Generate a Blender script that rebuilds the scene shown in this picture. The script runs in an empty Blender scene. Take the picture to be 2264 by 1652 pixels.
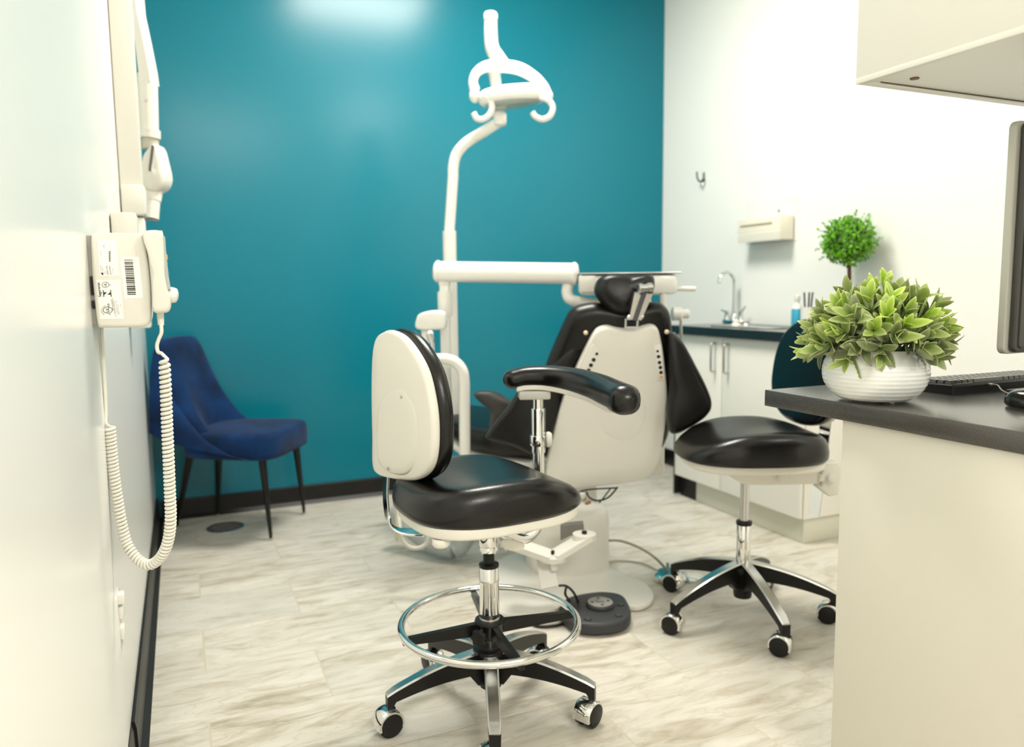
import bpy, bmesh, math, random
from mathutils import Vector as V, Matrix, Quaternion
random.seed(7)
S = bpy.context.scene
COL = S.collection
PI = math.pi

# ------------------------------------------------------------------ camera
FPX, YAW, PITCH, ROLL, EYE = 1681.387, .409967, -.10859, -.0108538, 1.1
fw = V((math.sin(YAW)*math.cos(PITCH), math.cos(YAW)*math.cos(PITCH), math.sin(PITCH)))
r0 = V((math.cos(YAW), -math.sin(YAW), 0)); u0 = r0.cross(fw)
rt = r0*math.cos(ROLL)+u0*math.sin(ROLL); up = -r0*math.sin(ROLL)+u0*math.cos(ROLL)
CAM = V((0, 0, EYE))
cd = bpy.data.cameras.new('camera'); cam = bpy.data.objects.new('camera', cd); COL.objects.link(cam)
M = Matrix((rt, up, -fw)).transposed().to_4x4(); M.translation = CAM
cam.matrix_world = M
cd.sensor_width = 36; cd.lens = FPX/2264*36; cd.clip_start = .05
cd.dof.use_dof = True; cd.dof.focus_distance = 1.62; cd.dof.aperture_fstop = 2.5
S.camera = cam
# ------------------------------------------------------------------ light
S.view_settings.view_transform = 'Standard'; S.view_settings.look = 'None'
S.view_settings.gamma = 1; S.view_settings.exposure = -.38
WARM = (1, .96, .87)
W = bpy.data.worlds.new('world'); S.world = W; W.use_nodes = True
W.node_tree.nodes['Background'].inputs[0].default_value = (*WARM, 1)
W.node_tree.nodes['Background'].inputs[1].default_value = 1.15
CEIL = 3.05
LIGHTS = [((1.20, 2.74), (.85, .6), 90), ((1.95, -.35), (.6, 1.2), 62), ((.55, -1.9), (1.2, .6), 125)]
for i, ((x, y), (sx, sy), e) in enumerate(LIGHTS):
    ld = bpy.data.lights.new('ceiling_panel_light', 'AREA'); ld.shape = 'RECTANGLE'; ld.size = sx; ld.size_y = sy
    ld.energy = e; ld.color = WARM
    lo = bpy.data.objects.new('ceiling_panel_light', ld); COL.objects.link(lo); lo.location = (x, y, CEIL-.03)

# ------------------------------------------------------------------ places
hn = V((math.sin(YAW), math.cos(YAW), 0)); hr = V((math.cos(YAW), -math.sin(YAW), 0)); UP = V((0, 0, 1))
def ray(x, y): return fw*FPX + rt*(x-1132) + up*(826-y)
def P(x, y, d):
    "point at depth d metres"
    r = ray(x, y); return CAM + r*(d/r.dot(hn))
def on(ax, val, x, y):
    r = ray(x, y); return CAM + r*((val-CAM[ax])/r[ax])
def onpl(x, y, o, n):
    r = ray(x, y); return CAM + r*((V(o)-CAM).dot(n)/r.dot(n))

# ------------------------------------------------------------------ materials
MATS = {}
def mat(name, col, rough=.5, metal=0, spec=.5, coat=0, bump=None, var=None, trans=0, emit=None, sheen=0, coatr=.05):
    if name in MATS: return MATS[name]
    m = bpy.data.materials.new(name); m.use_nodes = True; nt = m.node_tree; b = nt.nodes['Principled BSDF']
    b.inputs['Base Color'].default_value = (*col, 1); b.inputs['Roughness'].default_value = rough
    b.inputs['Metallic'].default_value = metal; b.inputs['Specular IOR Level'].default_value = spec
    b.inputs['Coat Weight'].default_value = coat; b.inputs['Coat Roughness'].default_value = coatr
    b.inputs['Transmission Weight'].default_value = trans
    b.inputs['Sheen Weight'].default_value = sheen
    if emit:
        b.inputs['Emission Color'].default_value = (*emit[0], 1); b.inputs['Emission Strength'].default_value = emit[1]
    tc = nt.nodes.new('ShaderNodeTexCoord')
    if var:
        n = nt.nodes.new('ShaderNodeTexNoise'); n.inputs['Scale'].default_value = var[0]; n.inputs['Detail'].default_value = 4
        nt.links.new(tc.outputs['Object'], n.inputs['Vector'])
        r = nt.nodes.new('ShaderNodeValToRGB'); r.color_ramp.elements[0].position = .3; r.color_ramp.elements[1].position = .7
        r.color_ramp.elements[0].color = (*[c*(1-var[1]) for c in col], 1); r.color_ramp.elements[1].color = (*[min(1, c*(1+var[1])) for c in col], 1)
        nt.links.new(n.outputs['Fac'], r.inputs[0]); nt.links.new(r.outputs[0], b.inputs['Base Color'])
    if bump:
        n = nt.nodes.new('ShaderNodeTexNoise'); n.inputs['Scale'].default_value = bump[0]; n.inputs['Detail'].default_value = 3
        nt.links.new(tc.outputs['Object'], n.inputs['Vector'])
        bp = nt.nodes.new('ShaderNodeBump'); bp.inputs['Strength'].default_value = bump[1]; bp.inputs['Distance'].default_value = .002
        nt.links.new(n.outputs['Fac'], bp.inputs['Height']); nt.links.new(bp.outputs[0], b.inputs['Normal'])
    MATS[name] = m; return m
TEAL = mat('teal_paint', (.0, .168, .236), .4, spec=.05, bump=(6, .16), coat=.6, coatr=.23)
WWALL = mat('white_paint', (.86, .86, .82), .45, bump=(120, .05))
LWALL = mat('glossy_white_paint', (.86, .86, .82), .24, spec=.36, bump=(7, .10))
CEILM = mat('ceiling_tile_white', (.85, .85, .82), .8, bump=(200, .2))
BASEB = mat('black_vinyl_base', (.006, .0055, .005), .42, spec=.35, var=(6, .3))
CREAM = mat('cream_plastic', (.74, .72, .645), .35)
WPLA = mat('white_plastic', (.80, .79, .74), .28, coat=.3)
WENAM = mat('white_enamel', (.82, .81, .76), .3, coat=.25)
CHPLA = mat('chair_white_plastic', (.74, .72, .66), .32)
GREYP = mat('grey_plastic', (.55, .55, .50), .45)
BLKV = mat('black_vinyl', (.005, .0045, .004), .27, spec=.42, bump=(260, .12))
BLKV2 = mat('black_vinyl_chair', (.005, .0045, .004), .34, spec=.35, bump=(160, .1))
BLKP = mat('black_plastic', (.006, .0055, .005), .38, spec=.35)
CHROME = mat('chrome', (.82, .82, .80), .07, metal=1)
ALU = mat('polished_aluminium', (.62, .62, .61), .2, metal=1)
STEEL = mat('brushed_steel', (.55, .54, .52), .28, metal=1)
CABW = mat('cabinet_laminate', (.87, .85, .785), .33)
DESKW = mat('desk_panel_laminate', (.78, .745, .655), .4)
LAM = mat('charcoal_laminate', (.060, .054, .047), .27, spec=.75, var=(420, .38), bump=(500, .03), coat=.5, coatr=.22)
LAMB = mat('black_laminate', (.014, .015, .014), .22, spec=.6, coat=.4, coatr=.2, var=(300, .3))
DGREY = mat('dark_grey_plastic', (.030, .031, .035), .5, bump=(300, .2))
VELV = mat('navy_velvet', (.002, .021, .080), .85, spec=.15, sheen=.08, var=(9, .45), bump=(60, .15))
BLKM = mat('black_metal', (.006, .0055, .005), .35, spec=.35)
HOSEG = mat('grey_hose', (.36, .40, .40), .5)
LABELW = mat('label_white', (.88, .87, .82), .5)
INK = mat('black_ink', (.02, .02, .018), .6)
CERAM = mat('white_ceramic', (.80, .82, .80), .12, coat=.5)
SOIL = mat('dark_soil', (.02, .025, .01), .9)
AMBER = mat('amber_led', (.8, .35, .03), .4)
TEALP = mat('teal_plastic', (.02, .22, .27), .35)
BLUEL = mat('blue_liquid', (.05, .42, .62), .2)
TRUNK = mat('brown_stem', (.09, .028, .012), .7, var=(30, .5))
GLASS = mat('clear_acrylic', (.96, .97, .95), .08); GLASS.node_tree.nodes['Principled BSDF'].inputs['Alpha'].default_value = .2
PINW = mat('ivory_button', (.75, .62, .45), .4)
PIPEC = mat('pipe_cream', (.60, .56, .38), .45)

def floor_mat():
    m = bpy.data.materials.new('marble_tile'); m.use_nodes = True; nt = m.node_tree; b = nt.nodes['Principled BSDF']; L = nt.links.new
    tc = nt.nodes.new('ShaderNodeTexCoord')
    mp = nt.nodes.new('ShaderNodeMapping'); mp.inputs['Location'].default_value = (-.0135+.315, -1.72+.295*6, 0); L(tc.outputs['Object'], mp.inputs[0])
    br = nt.nodes.new('ShaderNodeTexBrick'); br.offset = .5; br.inputs['Scale'].default_value = 1
    br.inputs['Brick Width'].default_value = .63; br.inputs['Row Height'].default_value = .295
    br.inputs['Mortar Size'].default_value = .0028; br.inputs['Mortar Smooth'].default_value = .3; br.inputs['Bias'].default_value = 0
    br.inputs['Color1'].default_value = (0, 0, 0, 1); br.inputs['Color2'].default_value = (1, 1, 1, 1); br.inputs['Mortar'].default_value = (.5, .5, .5, 1)
    L(mp.outputs[0], br.inputs['Vector'])
    # per tile shift of the veins
    sc = nt.nodes.new('ShaderNodeVectorMath'); sc.operation = 'SCALE'; sc.inputs['Scale'].default_value = 5.3; L(br.outputs['Color'], sc.inputs[0])
    ad = nt.nodes.new('ShaderNodeVectorMath'); ad.operation = 'ADD'; L(tc.outputs['Object'], ad.inputs[0]); L(sc.outputs[0], ad.inputs[1])
    m2 = nt.nodes.new('ShaderNodeMapping'); m2.inputs['Scale'].default_value = (2.3, 8.5, 1); m2.inputs['Rotation'].default_value = (0, 0, -.30); L(ad.outputs[0], m2.inputs[0])
    n1 = nt.nodes.new('ShaderNodeTexNoise'); n1.inputs['Scale'].default_value = 1.6; n1.inputs['Detail'].default_value = 8; n1.inputs['Distortion'].default_value = 1.3; n1.inputs['Roughness'].default_value = .6; L(m2.outputs[0], n1.inputs['Vector'])
    r1 = nt.nodes.new('ShaderNodeValToRGB'); e = r1.color_ramp.elements
    e[0].position = .30; e[0].color = (.40, .345, .26, 1); e[1].position = .72; e[1].color = (.76, .725, .65, 1)
    x = r1.color_ramp.elements.new(.42); x.color = (.565, .515, .43, 1)
    x = r1.color_ramp.elements.new(.50); x.color = (.64, .60, .525, 1)
    L(n1.outputs['Fac'], r1.inputs[0])
    # thin veins
    n2 = nt.nodes.new('ShaderNodeTexNoise'); n2.inputs['Scale'].default_value = 1.1; n2.inputs['Detail'].default_value = 6; n2.inputs['Distortion'].default_value = 2.2; L(m2.outputs[0], n2.inputs['Vector'])
    mm = nt.nodes.new('ShaderNodeMath'); mm.operation = 'SUBTRACT'; mm.inputs[1].default_value = .5; L(n2.outputs['Fac'], mm.inputs[0])
    ab = nt.nodes.new('ShaderNodeMath'); ab.operation = 'ABSOLUTE'; L(mm.outputs[0], ab.inputs[0])
    r2 = nt.nodes.new('ShaderNodeValToRGB'); r2.color_ramp.elements[0].position = 0; r2.color_ramp.elements[0].color = (.30, .30, .30, 1); r2.color_ramp.elements[1].position = .022; r2.color_ramp.elements[1].color = (0, 0, 0, 1); L(ab.outputs[0], r2.inputs[0])
    mx = nt.nodes.new('ShaderNodeMix'); mx.data_type = 'RGBA'; mx.inputs['B'].default_value = (.42, .33, .22, 1); L(r2.outputs[0], mx.inputs['Factor']); L(r1.outputs[0], mx.inputs['A'])
    # cloudy grey patches
    n3 = nt.nodes.new('ShaderNodeTexNoise'); n3.inputs['Scale'].default_value = 1.3; n3.inputs['Detail'].default_value = 3; L(ad.outputs[0], n3.inputs['Vector'])
    r3 = nt.nodes.new('ShaderNodeValToRGB'); r3.color_ramp.elements[0].position = .42; r3.color_ramp.elements[0].color = (.0, .0, .0, 1); r3.color_ramp.elements[1].position = .7; r3.color_ramp.elements[1].color = (.45, .45, .45, 1); L(n3.outputs['Fac'], r3.inputs[0])
    m3 = nt.nodes.new('ShaderNodeMix'); m3.data_type = 'RGBA'; m3.inputs['B'].default_value = (.56, .55, .50, 1); L(r3.outputs[0], m3.inputs['Factor']); L(mx.outputs['Result'], m3.inputs['A'])
    m4 = nt.nodes.new('ShaderNodeMix'); m4.data_type = 'RGBA'; m4.inputs['B'].default_value = (.60, .54, .43, 1); L(br.outputs['Fac'], m4.inputs['Factor']); L(m3.outputs['Result'], m4.inputs['A'])
    L(m4.outputs['Result'], b.inputs['Base Color'])
    b.inputs['Roughness'].default_value = .42; b.inputs['Specular IOR Level'].default_value = .45
    bp = nt.nodes.new('ShaderNodeBump'); bp.inputs['Strength'].default_value = .5; bp.inputs['Distance'].default_value = .002; bp.invert = True
    L(br.outputs['Fac'], bp.inputs['Height']); L(bp.outputs[0], b.inputs['Normal'])
    return m
def leaf_mat(name, edge, mid, mix=.5):
    m = bpy.data.materials.new(name); m.use_nodes = True; nt = m.node_tree; b = nt.nodes['Principled BSDF']; L = nt.links.new
    at = nt.nodes.new('ShaderNodeVertexColor'); at.layer_name = 'leaf'
    sp = nt.nodes.new('ShaderNodeSeparateColor'); L(at.outputs[0], sp.inputs[0])
    mx = nt.nodes.new('ShaderNodeMix'); mx.data_type = 'RGBA'; mx.inputs['A'].default_value = (*mid, 1); mx.inputs['B'].default_value = (*edge, 1); L(sp.outputs[0], mx.inputs['Factor'])
    hs = nt.nodes.new('ShaderNodeHueSaturation')
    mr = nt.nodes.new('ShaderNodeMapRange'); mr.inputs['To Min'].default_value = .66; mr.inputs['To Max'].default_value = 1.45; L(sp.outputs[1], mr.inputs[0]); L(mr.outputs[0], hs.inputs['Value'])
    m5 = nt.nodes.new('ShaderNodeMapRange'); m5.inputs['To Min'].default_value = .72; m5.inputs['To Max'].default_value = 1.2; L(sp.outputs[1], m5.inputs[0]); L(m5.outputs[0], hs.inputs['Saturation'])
    L(mx.outputs['Result'], hs.inputs['Color']); L(hs.outputs[0], b.inputs['Base Color'])
    b.inputs['Roughness'].default_value = .45; b.inputs['Subsurface Weight'].default_value = 0
    tr = nt.nodes.new('ShaderNodeBsdfTranslucent'); L(hs.outputs[0], tr.inputs[0])
    ms = nt.nodes.new('ShaderNodeMixShader'); ms.inputs[0].default_value = .35
    L(b.outputs[0], ms.inputs[1]); L(tr.outputs[0], ms.inputs[2]); L(ms.outputs[0], nt.nodes['Material Output'].inputs[0])
    return m

# ------------------------------------------------------------------ mesh tools
def catmull(pts, n=8, closed=False):
    pts = [V(p) for p in pts]; out = []; N = len(pts)
    rng = range(N if closed else N-1)
    for i in rng:
        if closed: a, b, c, d = pts[i-1], pts[i], pts[(i+1) % N], pts[(i+2) % N]
        else: a = pts[i-1] if i else pts[0]*2-pts[1]; b = pts[i]; c = pts[i+1]; d = pts[i+2] if i+2 < N else pts[-1]*2-pts[-2]
        for k in range(n):
            t = k/n
            out.append(.5*((2*b)+(c-a)*t+(2*a-5*b+4*c-d)*t*t+(3*b-a-3*c+d)*t**3))
    if not closed: out.append(pts[-1])
    return out
class MB:
    def __init__(s): s.b = bmesh.new()
    def faces(s, vs, fs):
        v = [s.b.verts.new(p) for p in vs]
        for f in fs:
            try: s.b.faces.new([v[i] for i in f])
            except ValueError: pass
        return v
    def box(s, c, size, R=None, bev=0, seg=2):
        b = bmesh.new(); bmesh.ops.create_cube(b, size=1)
        for v in b.verts: v.co = V((v.co.x*size[0], v.co.y*size[1], v.co.z*size[2]))
        if bev: bmesh.ops.bevel(b, geom=b.edges[:], offset=bev, segments=seg, profile=.5, affect='EDGES')
        s.merge(b, c, R); return s
    def merge(s, b, c=(0, 0, 0), R=None):
        c = V(c); m = {}
        for v in b.verts: m[v] = s.b.verts.new((R @ v.co if R else v.co)+c)
        for f in b.faces:
            try: s.b.faces.new([m[v] for v in f.verts])
            except ValueError: pass
        b.free()
    def tube(s, pts, rad, seg=12, sm=0, cap=True, flat=None, ref=None):
        "rad: number or list; flat=(ry scale) with ref direction for the wide axis"
        pts = [V(p) for p in pts]
        if isinstance(rad, (int, float)): rad = [rad]*len(pts)
        if sm:
            rv = catmull([V((r, 0, 0)) for r in rad], sm); pts = catmull(pts, sm); rad = [max(1e-5, r.x) for r in rv]
        N = len(pts); T = []
        for i in range(N):
            a = pts[max(0, i-1)]; b = pts[min(N-1, i+1)]; T.append((b-a).normalized())
        n = V(ref) if ref else (V((0, 0, 1)) if abs(T[0].z) < .9 else V((1, 0, 0)))
        n = (n-T[0]*n.dot(T[0])).normalized(); rings = []
        for i in range(N):
            n = (n-T[i]*n.dot(T[i]))
            if ref:
                n = V(ref)-T[i]*V(ref).dot(T[i])
            n.normalize(); bi = T[i].cross(n)
            rings.append([s.b.verts.new(pts[i]+(n*math.cos(2*PI*k/seg)+bi*math.sin(2*PI*k/seg)*(flat or 1))*rad[i]) for k in range(seg)])
        s.skin(rings, cap); return s
    def ribbon(s, pts, w, t, ref, sm=6):
        "flat bar: wide axis near ref"
        pts = catmull(pts, sm); N = len(pts); rings = []
        for i in range(N):
            T = (pts[min(N-1, i+1)]-pts[max(0, i-1)]).normalized(); a = V(ref)-T*V(ref).dot(T); a.normalize(); b = T.cross(a)
            rings.append([s.b.verts.new(pts[i]+a*x*w/2+b*y*t/2) for x, y in ((-1, -.5), (-.93, -1), (.93, -1), (1, -.5), (1, .5), (.93, 1), (-.93, 1), (-1, .5))])
        s.skin(rings, True); return s
    def skin(s, rings, cap=True, closed=False):
        K = len(rings[0])
        R = rings+([rings[0]] if closed else [])
        for a, b in zip(R, R[1:]):
            for k in range(K):
                s.b.faces.new((a[k], a[(k+1) % K], b[(k+1) % K], b[k]))
        if cap and not closed:
            s.b.faces.new(rings[0][::-1]); s.b.faces.new(rings[-1])
    def lathe(s, prof, o, ax=UP, seg=32, cap=True):
        o = V(o); ax = V(ax).normalized(); a = ax.orthogonal().normalized(); b = ax.cross(a)
        s.skin([[s.b.verts.new(o+ax*h+(a*math.cos(2*PI*k/seg)+b*math.sin(2*PI*k/seg))*max(r, 1e-5)) for k in range(seg)] for r, h in prof], cap); return s
    def torus(s, o, R, r, ax=UP, seg=72, rs=12):
        o = V(o); ax = V(ax).normalized(); a = ax.orthogonal().normalized(); b = ax.cross(a); rings = []
        for i in range(seg):
            d = a*math.cos(2*PI*i/seg)+b*math.sin(2*PI*i/seg)
            rings.append([s.b.verts.new(o+d*(R+r*math.cos(2*PI*k/rs))+ax*r*math.sin(2*PI*k/rs)) for k in range(rs)])
        s.skin(rings, False, True); return s
    def rings(s, outline, n, prof, cen=None):
        "outline scaled towards its centre and pushed along n: prof = [(inset metres, offset)]"
        cen = cen or sum(outline, V((0, 0, 0)))/len(outline); n = V(n).normalized()
        R = []
        for ins, off in prof:
            ring = []
            for p in outline:
                d = p-cen; l = d.length or 1e-6
                ring.append(s.b.verts.new(cen+d*max(0.02, 1-ins/l)+n*off))
            R.append(ring)
        s.skin(R, True); return s
    def slab(s, outline, n, t, e=.006, seg=4, dome=0):
        "solid plate: outline at the face that looks along -n, thickness t along n, rounded edges e"
        e = min(e, t/2)
        pr = []
        if dome: pr.append((9, -dome)); pr += [(.09, -dome*.97), (.06, -dome*.8), (.03, -dome*.4)]
        for k in range(seg+1):
            a = PI/2*k/seg; pr.append((e*(1-math.sin(a)), e*(1-math.cos(a))))
        for k in range(seg+1):
            a = PI/2*k/seg; pr.append((e*(1-math.cos(a)), t-e*(1-math.sin(a))))
        return s.rings(outline, n, pr)
    def pillow(s, outline, n, t, seg=7, fl=.6, e=None):
        "fat cushion, both faces bulging"
        cen = sum(outline, V((0, 0, 0)))/len(outline); e = e or t*.5
        pr = []
        for k in range(seg+1):
            a = PI*k/seg
            pr.append((e*(1-math.sin(a)), t/2*(1-math.cos(a))))
        return s.rings(outline, n, pr, cen)
    def sphere(s, o, r, seg=20, sc=(1, 1, 1), R=None):
        b = bmesh.new(); bmesh.ops.create_uvsphere(b, u_segments=seg, v_segments=seg//2, radius=1)
        for v in b.verts: v.co = V((v.co.x*sc[0]*r, v.co.y*sc[1]*r, v.co.z*sc[2]*r))
        s.merge(b, o, R); return s

ORI = {}
def world_origin(o): return ORI[o.name]
def build(mb, name, material, parent=None, loc=None, smooth=40, mods=None, recalc=True):
    if recalc: bmesh.ops.recalc_face_normals(mb.b, faces=mb.b.faces[:])
    me = bpy.data.meshes.new(name)
    if parent is not None: off = world_origin(parent)
    else:
        if loc is None:
            xs = [v.co for v in mb.b.verts]
            loc = V((sum(v.x for v in xs)/len(xs), sum(v.y for v in xs)/len(xs), min(v.z for v in xs)))
        off = V(loc)
    bmesh.ops.translate(mb.b, verts=mb.b.verts[:], vec=-off)
    if smooth:
        for f in mb.b.faces: f.smooth = True
    mb.b.to_mesh(me); mb.b.free()
    if smooth and smooth < 180: me.set_sharp_from_angle(angle=math.radians(smooth))
    ms = material if isinstance(material, (list, tuple)) else [material]
    for m in ms: me.materials.append(m)
    o = bpy.data.objects.new(name, me); COL.objects.link(o)
    if parent is not None: o.parent = parent
    else: o.location = off
    ORI[o.name] = off
    return o
def thing(name, label, cat, loc, group=None):
    o = bpy.data.objects.new(name, None); COL.objects.link(o); o.location = V(loc); o.empty_display_size = .05
    o['label'] = label; o['category'] = cat
    if group: o['group'] = group
    ORI[o.name] = V(loc); return o
def tag(o, label, cat, group=None):
    o['label'] = label; o['category'] = cat
    if group: o['group'] = group
    return o
def struct(o): o['kind'] = 'structure'; return o
def Rz(a): return Matrix.Rotation(a, 3, 'Z')
def frame(x, z):
    "rotation whose X axis is x and Z axis near z"
    x = V(x).normalized(); z = V(z); y = z.cross(x).normalized(); z = x.cross(y)
    return Matrix((x, y, z)).transposed()
def text(body, size, origin, xdir, ydir, mb, thick=.0002, align='LEFT', bold=False):
    cu = bpy.data.curves.new('t', 'FONT'); cu.body = body; cu.size = size; cu.align_x = align; cu.fill_mode = 'FRONT'
    if bold: cu.offset = size*.02
    ob = bpy.data.objects.new('t', cu); COL.objects.link(ob)
    dg = bpy.context.evaluated_depsgraph_get(); dg.update()
    me = bpy.data.meshes.new_from_object(ob.evaluated_get(dg))
    xd = V(xdir).normalized(); yd = V(ydir).normalized(); n = xd.cross(yd)
    vs = [mb.b.verts.new(V(origin)+xd*v.co.x+yd*v.co.y+n*thick) for v in me.vertices]
    for p in me.polygons:
        try: mb.b.faces.new([vs[i] for i in p.vertices])
        except ValueError: pass
    bpy.data.objects.remove(ob); bpy.data.curves.remove(cu); bpy.data.meshes.remove(me)

# ------------------------------------------------------------------ room
LX, RX, TY = -.155, 2.774, 4.015
YB = -2.6
struct(build(MB().box(((LX+RX+1.2)/2-.3, (TY+YB)/2, -.05), (RX-LX+2.2, TY-YB+.6, .1)), 'floor', floor_mat(), loc=(0, 0, 0), smooth=0))
struct(build(MB().box(((LX+RX)/2, (TY+YB)/2, CEIL+.05), (RX-LX+.4, TY-YB+.4, .1)), 'ceiling', CEILM, smooth=0))
struct(build(MB().box(((LX+RX)/2, TY+.06, 1.5), (RX-LX+.3, .12, 3.2)), 'wall_back', TEAL, smooth=0))
SEAM = 1.752
m = MB(); m.box((LX-.06, (SEAM+.0015+TY+.1)/2, 1.5), (.12, TY+.1-SEAM-.0015, 3.2)); m.box((LX-.06+.0015, (YB+SEAM-.0015)/2, 1.5), (.123, SEAM-YB-.0015, 3.2))
struct(build(m, 'wall_left', LWALL, smooth=0))
struct(build(MB().box((RX+.06, (TY+YB)/2, 1.5), (.12, TY-YB+.2, 3.2)), 'wall_right', WWALL, smooth=0))
def bb(pts, axis, name):
    m = MB(); h = .098; t = .012
    for (a, b, off) in pts:
        if axis == 'y':   # runs along y on left wall
            m.faces([(LX+.002, a, 0), (LX+.03+off, a, 0), (LX+.014+off, a, .018), (LX+.012+off, a, h-.004), (LX+.008+off, a, h+.014), (LX+.002, a, h+.014), (LX+.002, b, 0), (LX+.03+off, b, 0), (LX+.014+off, b, .018), (LX+.012+off, b, h-.004), (LX+.008+off, b, h+.014), (LX+.002, b, h+.014)],
                    [(0, 1, 2, 3, 4, 5), (11, 10, 9, 8, 7, 6)]+[(i, (i+1) % 6, (i+1) % 6+6, i+6) for i in range(6)])
        else:
            m.faces([(a, TY, 0), (a, TY-.03, 0), (a, TY-.012, .018), (a, TY-.011, h-.006), (a, TY-.008, h), (a, TY, h), (b, TY, 0), (b, TY-.03, 0), (b, TY-.012, .018), (b, TY-.011, h-.006), (b, TY-.008, h), (b, TY, h)],
                    [(0, 1, 2, 3, 4, 5), (11, 10, 9, 8, 7, 6)]+[(i, (i+1) % 6, (i+1) % 6+6, i+6) for i in range(6)])
    return struct(build(m, name, BASEB, smooth=0))
bb([(YB, 1.885, -.006), (1.888, TY, 0)], 'y', 'baseboard_left')
bb([(LX+.02, RX, 0)], 'x', 'baseboard_back')
struct(build(MB().box((RX-.006, 3.66, .05), (.012, .69, .1), bev=.002), 'baseboard_right', BASEB))
# ceiling panels (lamps)
names = ['crosswise ceiling light panel nearest the teal wall', 'lengthwise ceiling light panel above the desk corner', 'crosswise ceiling light panel furthest from the teal wall']
EMIT = mat('light_diffuser', (.9, .9, .88), .5, emit=(WARM, 3.0))
for i, ((x, y), (sx, sy), e) in enumerate(LIGHTS):
    t = thing('ceiling_light', names[i], 'ceiling light', (x, y, CEIL-.02), 'ceiling light panels')
    m = MB()
    for sgn in (-1, 1):
        m.box((x+sgn*(sx/2+.015), y, CEIL-.011), (.03, sy+.06, .018)); m.box((x, y+sgn*(sy/2+.015), CEIL-.011), (sx, .03, .018))
    build(m, 'frame', WENAM, t, smooth=0)
    build(MB().box((x, y, CEIL-.008), (sx, sy, .006)), 'diffuser', EMIT, t, smooth=0)
#PART2
# ------------------------------------------------------------------ stools
C1 = V((.697, 1.767, 0)); C2 = V((1.684, 1.951, 0))
def superpts(hx, hy, e=2.6, n=48, taper=0, asym=0):
    o = []
    for k in range(n):
        a = 2*PI*k/n; c, s_ = math.cos(a), math.sin(a)
        x = hx*math.copysign(abs(c)**(2/e), c); y = hy*math.copysign(abs(s_)**(2/e), s_)
        o.append((x, y*(1-taper*x/hx)))
    return o
def seat_mesh(C, ang, zb, hx, hy, h, taper, mbs=None):
    "contoured cushion: waterfall front, dished middle, raised rear lip; local +x is the front of the stool"
    R = Rz(ang); m = MB(); out = superpts(hx, hy, 2.7, 64, taper); rings = []
    def top(x, y):
        u, v = x/hx, y/hy
        return h*(.74+.22*abs(v)**2.2*(1-.3*u)-.46*max(0, u-.05)**2+.05*math.cos(u*2))
    prof = [(0.90, 0, 0), (.965, .02, 0), (.995, .12, 1), (1.0, .32, 1), (.985, .55, 1), (.95, .75, 1), (.89, .89, 1), (.80, .965, 1), (.66, 1, 1), (.5, 1, 1), (.33, 1, 1), (.16, 1, 1), (.04, 1, 1)]
    for sc, f, _ in prof:
        ring = []
        for x, y in out:
            X, Y = x*sc, y*sc
            z = zb+f*top(X, Y)
            ring.append(m.b.verts.new(C+R @ V((X, Y, 0))+V((0, 0, z))))
        rings.append(ring)
    m.skin(rings, True)
    return m
def caster(root, p, ang):
    "twin wheel caster: chrome hood, black discs, stem"
    R = Rz(ang-PI/2)
    c = V((p.x, p.y, .0335))+R @ V((.010, 0, 0))
    st = MB().lathe([(.0062, .045), (.0062, .062), (.0105, .0622), (.0105, .0655), (.0062, .066), (.0062, .07)], (p.x, p.y, 0), seg=16)
    cs = build(st, 'caster', BLKP, root)
    hd = MB(); ax = R @ V((0, 1, 0)); rr = []; fwd = R @ V((1, 0, 0))
    for k in range(15):
        a = PI*(-.10)+PI*1.22*k/14
        rr.append((fwd*math.cos(a)+UP*math.sin(a)))
    K = []
    for off, r in ((-.0245, .0285), (-.0245, .0325), (-.022, .0345), (.022, .0345), (.0245, .0325), (.0245, .0285)):
        K.append([hd.b.verts.new(c+ax*off+d*r) for d in rr])
    for a, b in zip(K, K[1:]):
        for k in range(14): hd.b.faces.new((a[k], a[k+1], b[k+1], b[k]))
    build(hd, 'chrome_hood', CHROME, cs, recalc=True)
    for s_ in (-1, 1):
        w = MB().lathe([(.0, 0), (.024, 0), (.0275, .0012), (.028, .004), (.0325, .004), (.0332, .006), (.0332, .018), (.031, .020), (0, .020)], c+ax*s_*.0262, ax*-s_, seg=28)
        build(w, 'wheel', BLKP, cs)
def star_base(root, C, angs, R, ztip=.108, zhub=.175):
    hub = MB().lathe([(.028, .07), (.03, .075), (.032, .15), (.044, .165), (.046, .176), (.034, .182)], C, seg=32)
    build(hub, 'base_hub', BLKP, root)
    for a in angs:
        d = V((math.cos(a), math.sin(a), 0)); n = V((-d.y, d.x, 0)); sk = []; tp = []
        m = MB(); mt = MB(); N = 12
        for i in range(N+1):
            t = i/N; r = .018+(R+.012-.018)*t
            zt = zhub-(zhub-ztip)*t**1.05+.010*math.sin(PI*t)
            hgt = .062-.034*t if t < .93 else .05
            if t < .12: hgt = .088
            hw = .0190-.0032*t
            if t > .93: hgt = .054
            if i == N: hw *= .86; zt -= .003
            p = C+d*r
            sk.append([m.b.verts.new(p+n*w+UP*z) for w, z in ((-hw, zt-.004), (hw, zt-.004), (hw*.92, zt-hgt), (-hw*.92, zt-hgt))])
            tp.append([mt.b.verts.new(p+n*w+UP*z) for w, z in ((-hw*.98, zt-.004), (-hw*.75, zt), (hw*.75, zt), (hw*.98, zt-.004), (hw*.8, zt-.006), (-hw*.8, zt-.006))])
        m.skin(sk)
        mt.skin(tp)
        leg = build(m, 'leg', BLKP, root); build(mt, 'polished_cap', ALU, leg)
        caster(root, C+d*R, CAST.pop(0) if CAST else a+PI)
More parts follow.
